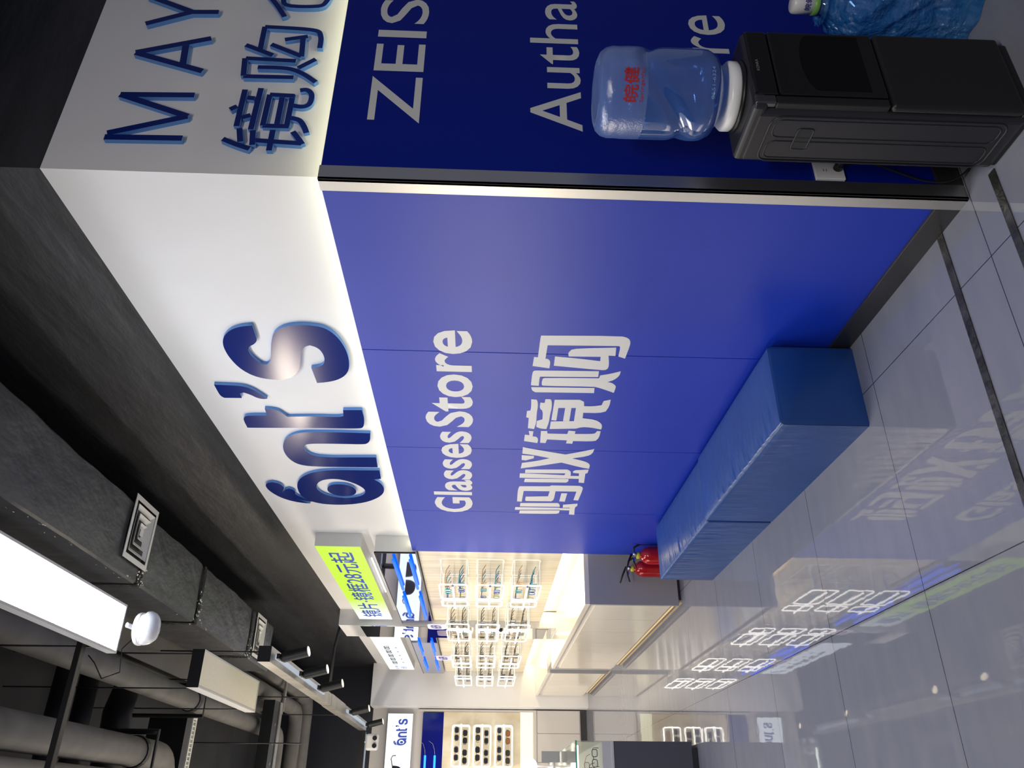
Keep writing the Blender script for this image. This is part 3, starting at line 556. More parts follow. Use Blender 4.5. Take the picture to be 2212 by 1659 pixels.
protoG = [make_glasses(m, clear_l) for m in frame_ms]; protoK = [make_glasses(m, clear_l) for m in kid_ms]; protoS = [make_glasses(frame_ms[0], MT['lens']), make_glasses(frame_ms[1], mat('brown_lens', (.25, .10, .03), .1)), make_glasses(frame_ms[4], MT['lens'])]
used = set()
def put(proto, loc, rz, label, cat, group, sc=1.0):
    o = proto if proto.name not in used else copy_tree(proto)
    used.add(proto.name); used.add(o.name)
    o.location = loc; o.rotation_euler = (0, 0, rz); o.scale = (min(sc, 1.15), sc, sc); o['label'] = label; o['category'] = cat; o['group'] = group
    return o
rows = [(1.785, 'top'), (1.472, 'middle'), (1.158, 'bottom')]
bays = [(4.57, .50, 5.14, .21, 'nearest bay'), (6.46, .58, 6.16, .23, 'second bay, before the column'), (8.00, .56, 8.61, .28, 'third bay, past the column'), (9.93, .67, 9.67, .22, 'last bay before the corner block')]
cageL = {}; cageS = {}
ordn = ['first', 'middle', 'last']
for bi, (yl, ll, ys, ls, bn) in enumerate(bays):
    pl = make_cage('display_cage', ll); ps = make_cage('display_cage', ls)
    for zi, (z, rn) in enumerate(rows):
        put(pl, (-.21, yl, z), 0, 'long lit wire display cage, %s row, %s' % (rn, bn), 'display cage', 'lit display cages on the long wall')
        put(ps, (-.21, ys, z), 0, 'short lit wire display cage, %s row, %s' % (rn, bn), 'display cage', 'lit display cages on the long wall')
        a = min(yl, ys) - .03; b = max(yl + ll, ys + ls) + .01
        rod = thing('shelf_light_bar', 'bright horizontal light bar through the %s cages of the %s' % (rn, bn), 'light bar', (-.228, a, z + .1175), 'shelf light bars')
        link('light_bar', tube(BM(), [(0, 0, 0), (0, b - a, 0)], .0085, 8), MT['led_white'], rod, smooth=True); link('end_cap', tube(BM(), [(0, -.004, 0), (0, 0, 0)], .011, 8), MT['frame_metal'], rod)
        for lv in (0, 1):
            pos = [yl + ll * .32, yl + ll * .78, ys + ls * .5] if bi in (0, 2) else [ys + ls * .5, yl + ll * .25, yl + ll * .72]
            for pi, yy in enumerate(pos):
                pr = (protoK if bi == 0 else protoG)[(zi * 5 + lv * 3 + pi * 2) % 5]
                put(pr, (-.165 + random.uniform(-.01, .01), yy, z + .006 + lv * .1175), random.uniform(-.08, .08),
                    ('bright spectacles' if bi == 0 else 'spectacles') + ', %s on %s shelf, %s cage row, %s' % (ordn[pi], 'upper' if lv else 'lower', rn, bn.split(',')[0]), 'glasses', 'spectacles in the lit cages', 1.25)
# price cards
def price_card(loc, w, label):
    t = thing('price_card', label, 'price card', loc, 'lavender price cards')
    bm = BM(); prism(bm, rrect(0, 0, w, .19, .05), lambda u, v, d: (d, u, v), .004); link('card', bm, MT['tag'], t)
    text_on('number', '69', (-.001, w * .82, .045), NY, ZU, w * .62, .12, MT['ink_navy'], t, bold=.03); return t
price_card((-.213, 6.16, 2.019), .26, 'lavender 69 price card above the second bay of cages')
price_card((-.213, 8.01, 2.019), .33, 'lavender 69 price card above the third bay of cages')

# ---------------- back wall ----------------
YB = 11.1
lb3 = lightbox('large lit white light box with the blue ant\'s logo on the back wall', (-3.2, 11.02, 2.675), (.078, 2.63, .385), 'B', MT['box_white'])
# logo on it, same outlines scaled
lg = DATA['antA']; ys = [p[0] for k in lg.values() for q in k for p in q]; zs = [p[1] for k in lg.values() for q in k for p in q]
y0, y1, z0, z1 = min(ys), max(ys), min(zs), max(zs)
bx0, bx1 = -1.02, -.645
for k, polys in lg.items():
    me = curve_mesh([smooth_poly([tuple(q) for q in p], 1) for p in polys], 0)
    place(me, lambda u, v, z: Vector((3.2 + bx1 - (u - y0) / (y1 - y0) * (bx1 - bx0), -.001, .075 + (v - z0) / (z1 - z0) * .2)))
    mesh_obj('logo_letter' if k not in ('dot', 'antenna1', 'antenna2') else 'logo_mark', me, MT['ink_blue'], lb3)
bm = BM()
for cx in (-1.72, -1.42): prism(bm, smooth_poly([(3.2 + cx - .13, .26), (3.2 + cx + .13, .27), (3.2 + cx + .12, .15), (3.2 + cx + .03, .09), (3.2 + cx - .08, .10), (3.2 + cx - .125, .17)], 2, 80), lambda u, v, d: (u, -.001 - d, v), 0)
link('sunglasses_picture', bm, mat('dark_print', (.006, .006, .02), .4), lb3)
bm = BM(); tube(bm, [(3.2 - 1.30, -.002, .265), (3.2 - 1.20, -.002, .29), (3.2 - 1.16, -.002, .27), (3.2 - 1.155, -.002, .22)], .008, 6); link('temple_picture', bm, MT['ink_grey'], lb3)
tag(link('accent_band', bx((-3.2, 11.05, 2.206), (-.552, 11.099, 2.525)), MT['blue_glass_panel']), 'deep blue glass band below the logo light box on the back wall', 'panel')
for z, lb_ in ((2.46, 'upper'), (2.315, 'lower')):
    t = thing('tube_light', '%s sky blue tube light on the blue band of the back wall' % lb_, 'tube light', (-1.15, 11.03, z), 'blue tubes on the back wall')
    link('led_tube', tube(BM(), [(0, 0, 0), (-1.2, 0, 0)], .016, 10), MT['led_sky'], t, smooth=True)
    link('cord', tube(BM(), [(0, 0, 0), (.08, 0, .01), (.16, .01, .04), (.2, .018, .1)], .002, 6), MT['frame_metal'], t, smooth=True)
tag(link('wood_back_panel', bx((-3.2, 11.05, 1.024), (-.538, 11.099, 2.205)), MT['wood']), 'pale wood display panel on the back wall behind sunglasses', 'panel', 'wood display panels')
tag(link('lit_recess_panel', bx((-3.2, 11.07, .83), (-.53, 11.099, 1.022)), glow('lit_recess', (1, .93, .66), .9)), 'glowing cream recess below the sunglasses display', 'panel')
st(link('trim_5', bx((-.535, 11.03, .80), (-.505, 11.1, 2.6)), MT['white_satin']))
t = thing('base_cabinet', 'low white cabinet row along the foot of the back wall', 'cabinet', (-.51, 10.98, 0))
link('carcass', bx((-2.9, .02, .10), (0, .119, .78)), MT['white_satin'], t); link('worktop', bx((-2.9, 0, .78), (0, .119, .825)), MT['white_satin'], t)
link('plinth', bx((-2.9, .04, 0), (0, .119, .10)), MT['dark_steel'], t)
for i in range(7): link('door', bx((-.325 - i * .40 + .002, .008, .115), (-.325 - i * .40 + .395 - (.075 if i == 0 else 0), .02, .765)), MT['white_satin'], t, bevel=.001)
pc = make_cage('display_cage', .56, .255, .188, .0105)
pairs = {0: [(.13, 0), (.40, 1)], 1: [(.14, 1), (.42, 0)]}
for zi, (z, rn) in enumerate([(1.80, 'top'), (1.48, 'middle'), (1.155, 'bottom')]):
    put(pc, (-1.30, 10.86, z), math.radians(90), 'long lit display cage, %s row on the back wall' % rn, 'display cage', 'lit display cages on the back wall')
    pc.rotation_euler.z = 0
# (rotation handled below so the front faces the room)
for o in [o for o in S.objects if o.get('group') == 'lit display cages on the back wall']:
    o.rotation_euler = (0, 0, math.radians(90)); o.location.x = -.745
for zi, (z, rn) in enumerate([(1.80, 'top'), (1.48, 'middle'), (1.155, 'bottom')]):
    rod = thing('shelf_light_bar', 'thick bright light bar through the %s back-wall cage' % rn, 'light bar', (-.73, 10.838, z + .1275), 'shelf light bars of the back wall')
    link('light_bar', tube(BM(), [(0, 0, 0), (-.62, 0, 0)], .0115, 8), MT['led_white'], rod, smooth=True); link('end_cap', tube(BM(), [(.004, 0, 0), (0, 0, 0)], .0145, 8), MT['frame_metal'], rod)
    for lv in (0, 1):
        for pi, xx in enumerate((-.89, -1.16)):
            put(protoS[1 if (zi == 2 and lv == 0 and pi == 0) else (zi + lv) % 2 * 2], (xx + (.03 if lv else -.01), 10.885, z + .008 + lv * .128), math.radians(90) + random.uniform(-.1, .1),
                '%s sunglasses, %s pair on the %s shelf of the %s back-wall cage' % ('brown-tinted' if (zi == 2 and lv == 0 and pi == 0) else 'dark', 'right' if pi == 0 else 'left', 'upper' if lv else 'lower', rn), 'sunglasses', 'sunglasses on the back wall', 1.5)

# ---------------- glass showcase ----------------
t = thing('glass_showcase', 'glass-topped showcase with a dark grey front at the lower edge of the picture', 'showcase', (-1.41, 4.405, 0))
link('base_cabinet', bx((-1.2, 0, .05), (0, 2.6, .64)), mat('dark_grey_laminate', (.085, .088, .105), .35), t, bevel=.002)
link('plinth', bx((-1.16, .03, 0), (-.04, 2.56, .05)), MT['dark_steel'], t)
link('top_rail', box(bx((-1.2, -.004, .64), (0, .0, .66)), (-1.2, 0, .64), (0, 2.6, .728)), MT['white_satin'], t, bevel=.002)
bm = BM(); box(bm, (-1.2, 0, .728), (0, .008, .92)); box(bm, (-.008, .008, .728), (0, 2.6, .92)); link('glass_wall', bm, MT['glass'], t)
link('glass_top', bx((-1.2, 0, .92), (0, 2.6, .928)), MT['glass'], t)
bm = BM(); box(bm, (-1.2, -.002, .919), (.002, .001, .929)); box(bm, (-.001, -.002, .919), (.002, 2.6, .929)); link('glass_edge', bm, MT['glass_edge'], t)
link('light_bar', bx((-1.19, .02, .905), (-.03, .035, .917)), MT['led_white'], t)
for i in range(7):
    put(protoG[i % 5], (-1.52 - .0 - .085 * (i % 2) - .03 * i, 4.55 + i * .24, .7285), math.radians(-90 + 12 * (i % 3)), 'spectacles lying in the glass showcase, number %s from its near end' % ['one', 'two', 'three', 'four', 'five', 'six', 'seven'][i], 'glasses', 'spectacles in the showcase')
t = thing('desk_lamp', 'small round white globe lamp standing on the glass showcase', 'lamp', (-1.50, 6.3, .928))
link('lamp_shade', lathe(BM(), [(0, .16), (.03, .165), (.06, .19), (.075, .235), (.06, .28), (.03, .305), (0, .31)], n=24), glow('white_globe', (1, .98, .95), 1.6), t, smooth=True)
link('base', lathe(BM(), [(0, 0), (.05, 0), (.05, .012), (.008, .02), (.008, .165), (0, .165)], n=20), MT['white_plastic'], t, smooth=True)
t = thing('sign_holder', 'clear grey sign holder standing on the glass showcase by the globe lamp', 'sign holder', (-1.455, 5.6, .928))
link('base', bx((-.05, -.03, 0), (.05, .03, .008)), MT['acrylic'], t); link('card', bx((-.045, -.003, .008), (.045, .003, .17)), mat('grey_card', (.42, .43, .42), .3), t)

# ---------------- water dispenser ----------------
t = thing('water_dispenser', 'black and charcoal floor-standing water dispenser with a big bottle on top', 'water dispenser', (.148, -.275, 0))
W, Dd, H = .166, .118, .872       # half width, half depth, height
def rbox(name, x0, y0, z0, x1, y1, z1, r, m, parent, seg=3, label=None):
    bm = bx((x0, y0, z0), (x1, y1, z1)); o = link(name, bm, m, parent, label=label); b = o.modifiers.new('b', 'BEVEL'); b.width = r; b.segments = seg; b.limit_method = 'ANGLE'; return o
body = rbox('body', -W, -Dd + .022, .012, W, Dd, H - .012, .022, MT['grey_plastic'], t, 4)
# pressed ribs of the side panel
bm = BM()
for (ya, yb, za, zb) in ((-.075, .105, .06, .80), ):
    tube(bm, [(-W - .0002, u, v) for u, v in rrect(ya, za, yb, zb, .035, 6)], .0035, 6, closed=True)
for (ya, yb, za, zb) in ((-.062, .006, .075, .785), (.022, .092, .075, .785)):
    tube(bm, [(-W - .0002, u, v) for u, v in rrect(ya, za, yb, zb, .025, 6)], .0025, 6, closed=True)
link('side_ribs', bm, MT['grey_plastic'], body, smooth=True)
bm = BM(); tube(bm, [(-W - .0005, u, v) for u, v in rrect(-.030, .655, .052, .705, .010, 4)], .003, 6, closed=True); link('grip_rim', bm, MT['grey_plastic'], body, smooth=True)
link('grip_hollow', bx((-W - .0015, -.028, .657), (-W + .002, .050, .703)), MT['black_metal'], body)
rbox('top_cover', -W + .001, -Dd, H - .05, W - .001, Dd - .002, H, .018, MT['grey_plastic'], t, 4)
rbox('control_panel', -W + .045, -Dd - .004, .79, W - .002, -Dd + .02, .862, .008, MT['black_glass'], t)
rbox('tap_panel', -W + .045, -Dd - .004, .452, W - .002, -Dd + .02, .788, .006, MT['black_glass'], t)
bm = BM(); prism(bm, [(-.10, .50), (.15, .50), (.15, .66)] + [(.025 + .125 * math.cos(a), .66 + .04 * math.sin(a)) for a in [math.pi * i / 12 for i in range(1, 12)]] + [(-.10, .66)], lambda u, v, d: (u, -Dd - .0045 - d, v), -.0005); link('tap_recess', bm, mat('recess_black', (.0015, .0015, .0015), .3, spec=.2), t)
rbox('side_trim', -W + .012, -Dd + .0, .452, -W + .043, -Dd + .03, .80, .004, MT['black_plastic'], t)
rbox('chrome_corner', -W + .010, -Dd - .002, .80, -W + .044, -Dd + .02, .865, .006, MT['dark_steel'], t)
rbox('lower_door', -W + .004, -Dd - .010, .04, W - .002, -Dd + .021, .448, .012, MT['black_plastic'], t, 4)
rbox('base', -W + .01, -Dd + .01, 0, W - .005, Dd - .01, .038, .006, MT['black_plastic'], t)
text_on('brand_lettering', 'KONKA', (-.02, -Dd - .0046, .835), NX, ZU, .05, .009, mat('grey_lettering', (.25, .25, .25), .4), t, label='small grey lettering')
link('collar_seat', lathe(BM(), [(0, H), (.112, H), (.108, H + .008), (.10, H + .012), (0, H + .012)], n=40), MT['black_plastic'], t, smooth=True)
link('collar_ring', lathe(BM(), [(0, H + .008), (.100, H + .008), (.107, H + .016), (.107, H + .038), (.100, H + .046), (.06, H + .048), (0, H + .048)], n=48), MT['white_plastic'], t, smooth=True)
# the bottle, upside down
b0 = H + .046
t2 = thing('water_bottle', 'big pale blue water bottle standing upside down on the dispenser', 'water bottle', (.148, -.275, b0))
def groove(th, r, z):
    # the S-shaped grip hollow that winds round the bottle
    zc = .20 + .07 * math.sin(th * 1.5 + .7); d = (z - zc) / .022
    return r * (1 - .085 * math.exp(-d * d) - .01 * math.exp(-((z - .34) / .01) ** 2))
full = [(.036, 0), (.05, .004), (.095, .020), (.125, .040), (.138, .065), (.140, .085)] + [(.140, z / 1000) for z in range(95, 340, 10)] + [(.140, .345), (.139, .365), (.133, .385), (.120, .400), (.10, .408), (.088, .404), (.08, .396), (0, .394)]
low = [p for p in full if p[1] <= .265 + 1e-6 and full.index(p) < 32]; zl = low[-1]
hi = [zl] + full[full.index(zl) + 1:]
link('lower_shell', lathe(BM(), low, n=72, fn=groove), MT['bottle_low'], t2, smooth=True)
link('upper_shell', lathe(BM(), hi, n=72, fn=groove), MT['bottle_top'], t2, smooth=True, label='misted part above the water line')
wl = [(r - .004, z) for r, z in low if r > .045]; wl = [(0, wl[0][1])] + wl + [(0, wl[-1][1])]
link('water', lathe(BM(), wl, n=72, fn=groove), clear('water_body', (.80, .88, .99), .12), t2, smooth=True)
def on_cyl(me, r, z0, ang0, wdt, hgt):
    xs = [v.co.x for v in me.vertices]; ys_ = [v.co.y for v in me.vertices]; x0, x1, y0, y1 = min(xs), max(xs), min(ys_), max(ys_)
    def f(x, y, z):
        a = ang0 + ((x - x0) / (x1 - x0) - .5) * wdt / r
        q = r + z * .5; return Vector((q * math.cos(a), q * math.sin(a), z0 + (y - y0) / (y1 - y0) * hgt))
    return place(me, f)
A0 = math.radians(-128)
mesh_obj('brand_lettering', on_cyl(cjk('皖健', .02), .1412, .295, A0, .105, .045), MT['ink_red'], t2, 'red Chinese lettering')
mesh_obj('brand_lettering', on_cyl(text_mesh('Springanhui'), .1412, .276, A0, .105, .014), MT['ink_red'], t2, 'small red lettering')
mesh_obj('embossed_number', on_cyl(text_mesh('0551-6324777' if False else '0551-6324'), .1415, .060, A0 + .1, .10, .010), mat('embossed_print', (.16, .34, .66), .3), t2)
# outlet, plug and cord
t = thing('wall_outlet', 'white double wall socket low on the shaded blue wall beside the dispenser', 'outlet', (.118, -.006, .417))
link('plate', bx((-.055, -.006, 0), (.055, .006, .104)), MT['white_plastic'], t, bevel=.002)
bm = BM()
for zz in (.072, .062): box(bm, (-.020, -.0066, zz), (-.017 + .006, -.006, zz + .002))
link('socket_slots', bm, MT['black_metal'], t)
t = thing('power_cord', 'black plug with a cord looping down behind the dispenser', 'cord', (.11, -.02, .44))
bm = BM(); tube(bm, [(0, .006, 0), (0, -.02, 0), (.002, -.03, -.004)], [.016, .015, .009], 10); link('plug', bm, MT['black_plastic'], t, smooth=True)
P = [(.002, -.03, -.004), (.0, -.033, -.05), (-.012, -.03, -.12), (-.045, -.022, -.21), (-.07, -.018, -.29), (-.068, -.022, -.37), (-.04, -.05, -.425), (.0, -.09, -.434), (.04, -.13, -.436)]
Q = []
for i in range(len(P) - 1):
    p0, p1, p2, p3 = [Vector(P[max(0, min(len(P) - 1, j))]) for j in (i - 1, i, i + 1, i + 2)]
    for k in range(5):
        s = k / 5; Q.append(.5 * ((2 * p1) + (p2 - p0) * s + (2 * p0 - 5 * p1 + 4 * p2 - p3) * s * s + (3 * p1 - p0 - 3 * p2 + p3) * s ** 3))
link('cable', tube(BM(), Q, .0035, 8), MT['black_plastic'], t, smooth=True)
# spare bottle in a bag
t = thing('spare_water_bottle', 'spare water bottle with white and green cap, wrapped in a blue bag', 'water bottle', (.72, -.215, 0))
link('bottle_shell', lathe(BM(), [(0, 0), (.10, 0), (.125, .012), (.134, .04), (.134, .30), (.128, .345), (.10, .40), (.06, .44), (.032, .46), (.030, .485), (0, .485)], n=48, fn=lambda a, r, z: r * (1 - .03 * math.exp(-((z - .17) / .012) ** 2) - .03 * math.exp(-((z - .25) / .012) ** 2))), MT['bottle_low'], t, smooth=True)
link('cap', lathe(BM(), [(.030, .495), (.034, .497), (.036, .55), (.034, .568), (.028, .573), (0, .573)], n=32), MT['white_plastic'], t, smooth=True)
link('cap_band', lathe(BM(), [(.0365, .477), (.038, .479), (.0372, .497), (.03, .498)], n=32), MT['green'], t, smooth=True, label='green band under the cap')
mesh_obj('cap_lettering', on_cyl(cjk('皖健', .02), .0365, .512, math.radians(-140), .05, .022), MT['ink_navy'], t)
t = thing('plastic_bag', 'crumpled thin blue plastic bag slumped round the spare water bottle', 'bag', (.70, -.225, 0))
rb = random.Random(4); ph = [(rb.uniform(2, 14), rb.uniform(8, 60), rb.uniform(0, 6.3)) for _ in range(10)]
def crum(a, r, z):
    s = sum(math.sin(round(f1) * a + f2 * z + p) for f1, f2, p in ph) / 10
    out = .06 * max(0, 1 - z / .12) * (1 + .5 * math.sin(3 * a + 1))
    return r * (1 + .16 * s) + out
prof = [(.175, .002), (.178, .012), (.172, .03)] + [(.168 - .00004 * i * i * .6, .03 + .022 * i) for i in range(1, 17)] + [(.13, .40), (.09, .43), (.055, .45), (.04, .462), (.05, .475), (.07, .47)]
link('bag_film', lathe(BM(), prof, n=96, fn=crum), MT['bag'], t, smooth=True)

# ---------------- ceiling: panels, duct, pipes ----------------
def panel_light(label, x0, y0, x1, y1, z, face, hgt=.05):
    t = thing('panel_light', label, 'panel light', ((x0 + x1) / 2, (y0 + y1) / 2, z), 'hanging panel lights'); a, b = (x1 - x0) / 2, (y1 - y0) / 2; w_ = .012
    bm = BM(); box(bm, (-a, -b, 0), (-a + w_, b, hgt)); box(bm, (a - w_, -b, 0), (a, b, hgt)); box(bm, (-a, -b - .002, -.0), (a, -b, hgt), 1); box(bm, (-a + w_, b - w_, 0), (a - w_, b, hgt)); box(bm, (-a + w_, -b + w_, hgt - .01), (a - w_, b - w_, hgt))
    link('frame', bm, [MT['frame_metal'], MT['black_metal']], t); link('diffuser', bx((-a + w_, -b + w_, .004), (a - w_, b - w_, .010)), face, t)
    for sx in (-1, 1):
        for sy in (-1, 1): link('hanger_rod', tube(BM(), [(sx * (a - .01), sy * (b - .14), hgt), (sx * (a - .01), sy * (b - .14), 5.0 - z)], .005, 6), MT['pipe_dark'], t)
    return t
panel_light('long brightly lit white ceiling panel light hanging at the upper left', -1.15, .45, -.895, 2.42, 3.6, MT['panel_on'])
p2 = panel_light('unlit cream ceiling panel light hanging behind the lit one', -1.14, 3.81, -.885, 5.38, 3.6, MT['cream_panel'], .085)
# insulated duct
bm = BM(); X0, X1, Z0, Z1 = -.60, -.145, 3.9, 4.35; NY_ = 150; ya, yb = -1.5, 6.75; rd = random.Random(3)
sec = [(X1, Z1), (X1, Z0 + .012), (X1 - .012, Z0)] + [(X1 - .03 - (X1 - X0 - .06) * i / 9, Z0) for i in range(1, 9)] + [(X0 + .012, Z0), (X0, Z0 + .012)] + [(X0, Z0 + .03 + (Z1 - Z0 - .03) * i / 6) for i in range(1, 7)]
rings = []
for i in range(NY_ + 1):
    y = ya + (yb - ya) * i / NY_; seam = min(abs(y - s) for s in (-.4, .75, 2.62 + .55, 4.35, 5.9)); pinch = .012 * math.exp(-(seam / .03) ** 2)
    ring = []
    for j, (x, z) in enumerate(sec):
        j1 = .0030 * math.sin(y * 5 + j * .5) + .0016 * math.sin(y * 17 + j * .4)
        cx, cz = (X0 + X1) / 2, (Z0 + Z1) / 2; dx, dz = x - cx, z - cz
        k = 1 - pinch / .2 + j1 / .22; ring.append(bm.verts.new((cx + dx * k, y, cz + dz * k)))
    rings.append(ring)
for A, B in zip(rings, rings[1:]):
    for j in range(len(sec)): bm.faces.new((A[j], A[(j + 1) % len(sec)], B[(j + 1) % len(sec)], B[j]))
bm.faces.new(rings[0]); bm.faces.new(rings[-1][::-1])
dt = thing('insulated_duct', 'large black foil-wrapped air duct running along under the ceiling', 'duct', (0, 0, 0))
link('wrapping', bm, mat('black_insulation_wrap', (.068, .070, .078), .40, bump=(3.2, .55, (1.6, .9, 1), .05), noise=(1.5, .10, O1)), dt, smooth=True).modifiers.new('e', 'EDGE_SPLIT').split_angle = math.radians(32)
for yy in (-.4, .75, 3.17, 4.35, 5.9):
    bm = BM(); P = [(x - (.004 if x < -.4 else -.004), yy, z - .006) for x, z in sec[1:]]
    for a, b in zip(P, P[1:]):
        a, b = Vector(a), Vector(b); q = [bm.verts.new(p) for p in (a + Vector((0, -.028, 0)), b + Vector((0, -.028, 0)), b + Vector((0, .028, 0)), a + Vector((0, .028, 0)))]; bm.faces.new(q)
    o = link('tape_band', bm, mat('black_foil_tape', (.10, .10, .10), .25, metal=.8, bump=(90, 1.0, O1, .05)), dt, smooth=True); sd = o.modifiers.new('s', 'SOLIDIFY'); sd.thickness = .004
bm = BM()
for yy in (.75, 3.17, 4.35, 5.9):
    for _ in range(30):
        u = rd.uniform(0, 1); x = X0 + .004 + .32 * u * rd.random(); y = yy + rd.gauss(0, .035 + .12 * (u < .3)); q = rd.uniform(.004, .015)
        v = [bm.verts.new((x + rd.uniform(-q, q), y + rd.uniform(-q, q) * 2, Z0 - .012 + rd.uniform(-.003, .003))) for _ in range(4)]; bm.faces.new(v)
for _ in range(40):
    y = rd.uniform(1.5, 6.3); q = rd.uniform(.003, .008); z = Z0 + rd.uniform(-.002, .06)
    v = [bm.verts.new((X0 - .006 + rd.uniform(-.002, .002), y + rd.uniform(-q, q) * 3, z + rd.uniform(-q, q))) for _ in range(4)]; bm.faces.new(v)
link('glint_flecks', bm, mat('foil_glint', (.95, .92, .84), .35, metal=.3), dt, kind='stuff')  # bright flecks painted as silver glints along the tape and duct edge
def diffuser(label, x, y, wx, wy, z):
    t = thing('air_diffuser', label, 'air diffuser', (x, y, z), 'square air diffusers in the duct')
    a, b = wx / 2, wy / 2
    bm = BM()
    for k, (s, zz) in enumerate(((1.0, .006), (.74, .004), (.50, .004), (.26, .004))):
        s2 = s - .13 if k else s - .16
        o4 = [(-a * s, -b * s), (a * s, -b * s), (a * s, b * s), (-a * s, b * s)]; i4 = [(-a * s2, -b * s2), (a * s2, -b * s2), (a * s2, b * s2), (-a * s2, b * s2)]
        lo = [bm.verts.new((u, v, -.012 + zz)) for u, v in o4]; hi_ = [bm.verts.new((u, v, (-.012 if k == 0 else .008) + zz)) for u, v in i4]
        for j in range(4): bm.faces.new((lo[j], lo[(j + 1) % 4], hi_[(j + 1) % 4], hi_[j]))
    o = link('vane_rings', bm, MT['diff_white'], t); sd = o.modifiers.new('s', 'SOLIDIFY'); sd.thickness = .003
    bm = BM(); bx0_ = a * .10; box(bm, (-a * .11, -b * .11, -.006), (a * .11, b * .11, -.003)); link('centre_plate', bm, MT['diff_white'], t)
    link('backing', bx((-a * .88, -b * .88, .0115), (a * .88, b * .88, .0135)), MT['black_metal'], t)
    return t
diffuser('nearer square white air diffuser set in the black duct', -.300, 3.01, .41, .38, 3.886)
diffuser('farther square white air diffuser at the end of the black duct', -.358, 6.19, .41, .36, 3.886)

def pipe(label, pts, r, m=None, name='pipe', cat='pipe', group='ceiling pipes', rings_=()):
    P = [Vector(p) for p in pts]; Q = [P[0]]
    for i in range(1, len(P) - 1):
        a, b, c = P[i - 1], P[i], P[i + 1]; rr = min(r * 2.2, (a - b).length * .45, (c - b).length * .45); p0 = b + (a - b).normalized() * rr; p2_ = b + (c - b).normalized() * rr
        for k in range(7):
            s = k / 6; Q.append(p0 * (1 - s) ** 2 + b * 2 * s * (1 - s) + p2_ * s * s)
    Q.append(P[-1]); o = link(name, tube(BM(), Q, r, 20), m or MT['pipe'], smooth=True); tag(o, label, cat, group); return o
ZP = 4.25
pipe('grey lagged pipe running beside the lit panel and turning off at the far end', [(-1.02, -1, ZP), (-1.02, 9.1, ZP), (-3.2, 9.1, ZP)], .088)
pipe('thick grey lagged pipe at the lower left of the ceiling, ending in an elbow', [(-1.50, -1, ZP), (-1.50, 5.25, ZP), (-3.0, 5.25, ZP)], .105)
pipe('grey lagged pipe at the very edge of the picture', [(-1.70, -1, ZP - .02), (-1.70, 4.5, ZP - .02)], .07)
pipe('grey lagged pipe behind the spotlight track, nearer the wall', [(-.42, 7.0, ZP), (-.42, 10.70, ZP), (-3.0, 10.70, ZP)], .095)
pipe('grey lagged pipe behind the spotlight track, below the other', [(-.65, 6.95, ZP - .02), (-.65, 9.95, ZP - .02), (-3.0, 9.95, ZP - .02)], .095)
pipe('first of two dark pipes crossing high above the lagged pipes', [(-.86, 3.87, 4.55), (-3, 3.87, 4.55)], .07, MT['pipe_dark'])
pipe('second of two dark pipes crossing high above the lagged pipes', [(-.86, 4.24, 4.55), (-3, 4.24, 4.55)], .07, MT['pipe_dark'])
tag(link('rectangular_duct', bx((-.84, 2.3, 4.37), (-.50, 8.7, 4.62)), MT['duct_grey'], bevel=.004), 'plain grey rectangular duct above the two panel lights', 'duct')
t = thing('pipe_hanger', 'black bent steel frame carrying the thick lower pipe', 'bracket', (-1.5, 4.60, ZP))
link('hanger_frame', tube(BM(), [(.14, 0, .7), (.14, 0, -.15), (-.3, 0, -.15), (-.3, 0, .7)], .022, 8), MT['black_metal'], t); link('saddle', tube(BM(), [(0, -.03, 0), (0, .03, 0)], .115, 20), MT['black_metal'], t)
t = thing('pipe_hanger', 'black bracket round the pipe beside the unlit panel light', 'bracket', (-1.02, 5.62, ZP))
link('hanger_frame', tube(BM(), [(.13, 0, .7), (.13, 0, -.13), (-.13, 0, -.13), (-.13, 0, .7)], .018, 8), MT['black_metal'], t); link('saddle', tube(BM(), [(0, -.04, 0), (0, .04, 0)], .098, 20), MT['black_metal'], t)
t = thing('pipe_hanger', 'grey steel frame holding the pair of pipes behind the track', 'bracket', (-.55, 8.6, ZP))
link('hanger_frame', tube(BM(), [(.27, 0, .7), (.27, 0, -.13), (-.27, 0, -.13), (-.27, 0, .7)], .022, 4), MT['galv'], t); link('cross_plate', bx((-.25, -.04, -.15), (.25, .04, -.13)), MT['galv'], t)
tag(link('flexible_duct', tube(BM(), [(-.95, 4.95, 4.55), (-1.2, 4.85, 4.55), (-1.35, 4.83, 4.52), (-1.75, 4.75, 4.5)], [.10, .11, .12, .12], 16), MT['pipe_dark'], smooth=True), 'short black flexible duct hanging between the pipes', 'duct')
tag(link('suspension_bar', bx((-3.0, 2.21, 3.69), (-1.10, 2.26, 3.72)), MT['black_metal'], bevel=.003), 'flat black bar crossing under the pipes to the lit panel light', 'bar')
# linear slot vent
t = thing('linear_vent', 'white slotted linear air vent at the lower edge of the ceiling', 'air vent', (-1.13, 5.93, 4.28))
bm = BM(); box(bm, (-1.4, -.055, 0), (0, -.035, .04)); box(bm, (-1.4, .035, 0), (0, .055, .04)); box(bm, (-.025, -.035, 0), (0, .035, .04)); link('frame', bm, MT['diff_white'], t)
bm = BM()
for i in range(38): box(bm, (-.045 - i * .036, -.035, .004), (-.037 - i * .036, .035, .03))
link('slats', bm, MT['diff_white'], t); link('backing', bx((-1.4, -.05, .04), (0, .05, .06)), MT['black_metal'], t)
tag(link('black_duct_box', bx((-2.9, 5.72, 4.285), (-1.13, 5.86, 4.62)), MT['black_metal']), 'black duct box beside the slotted vent', 'duct')
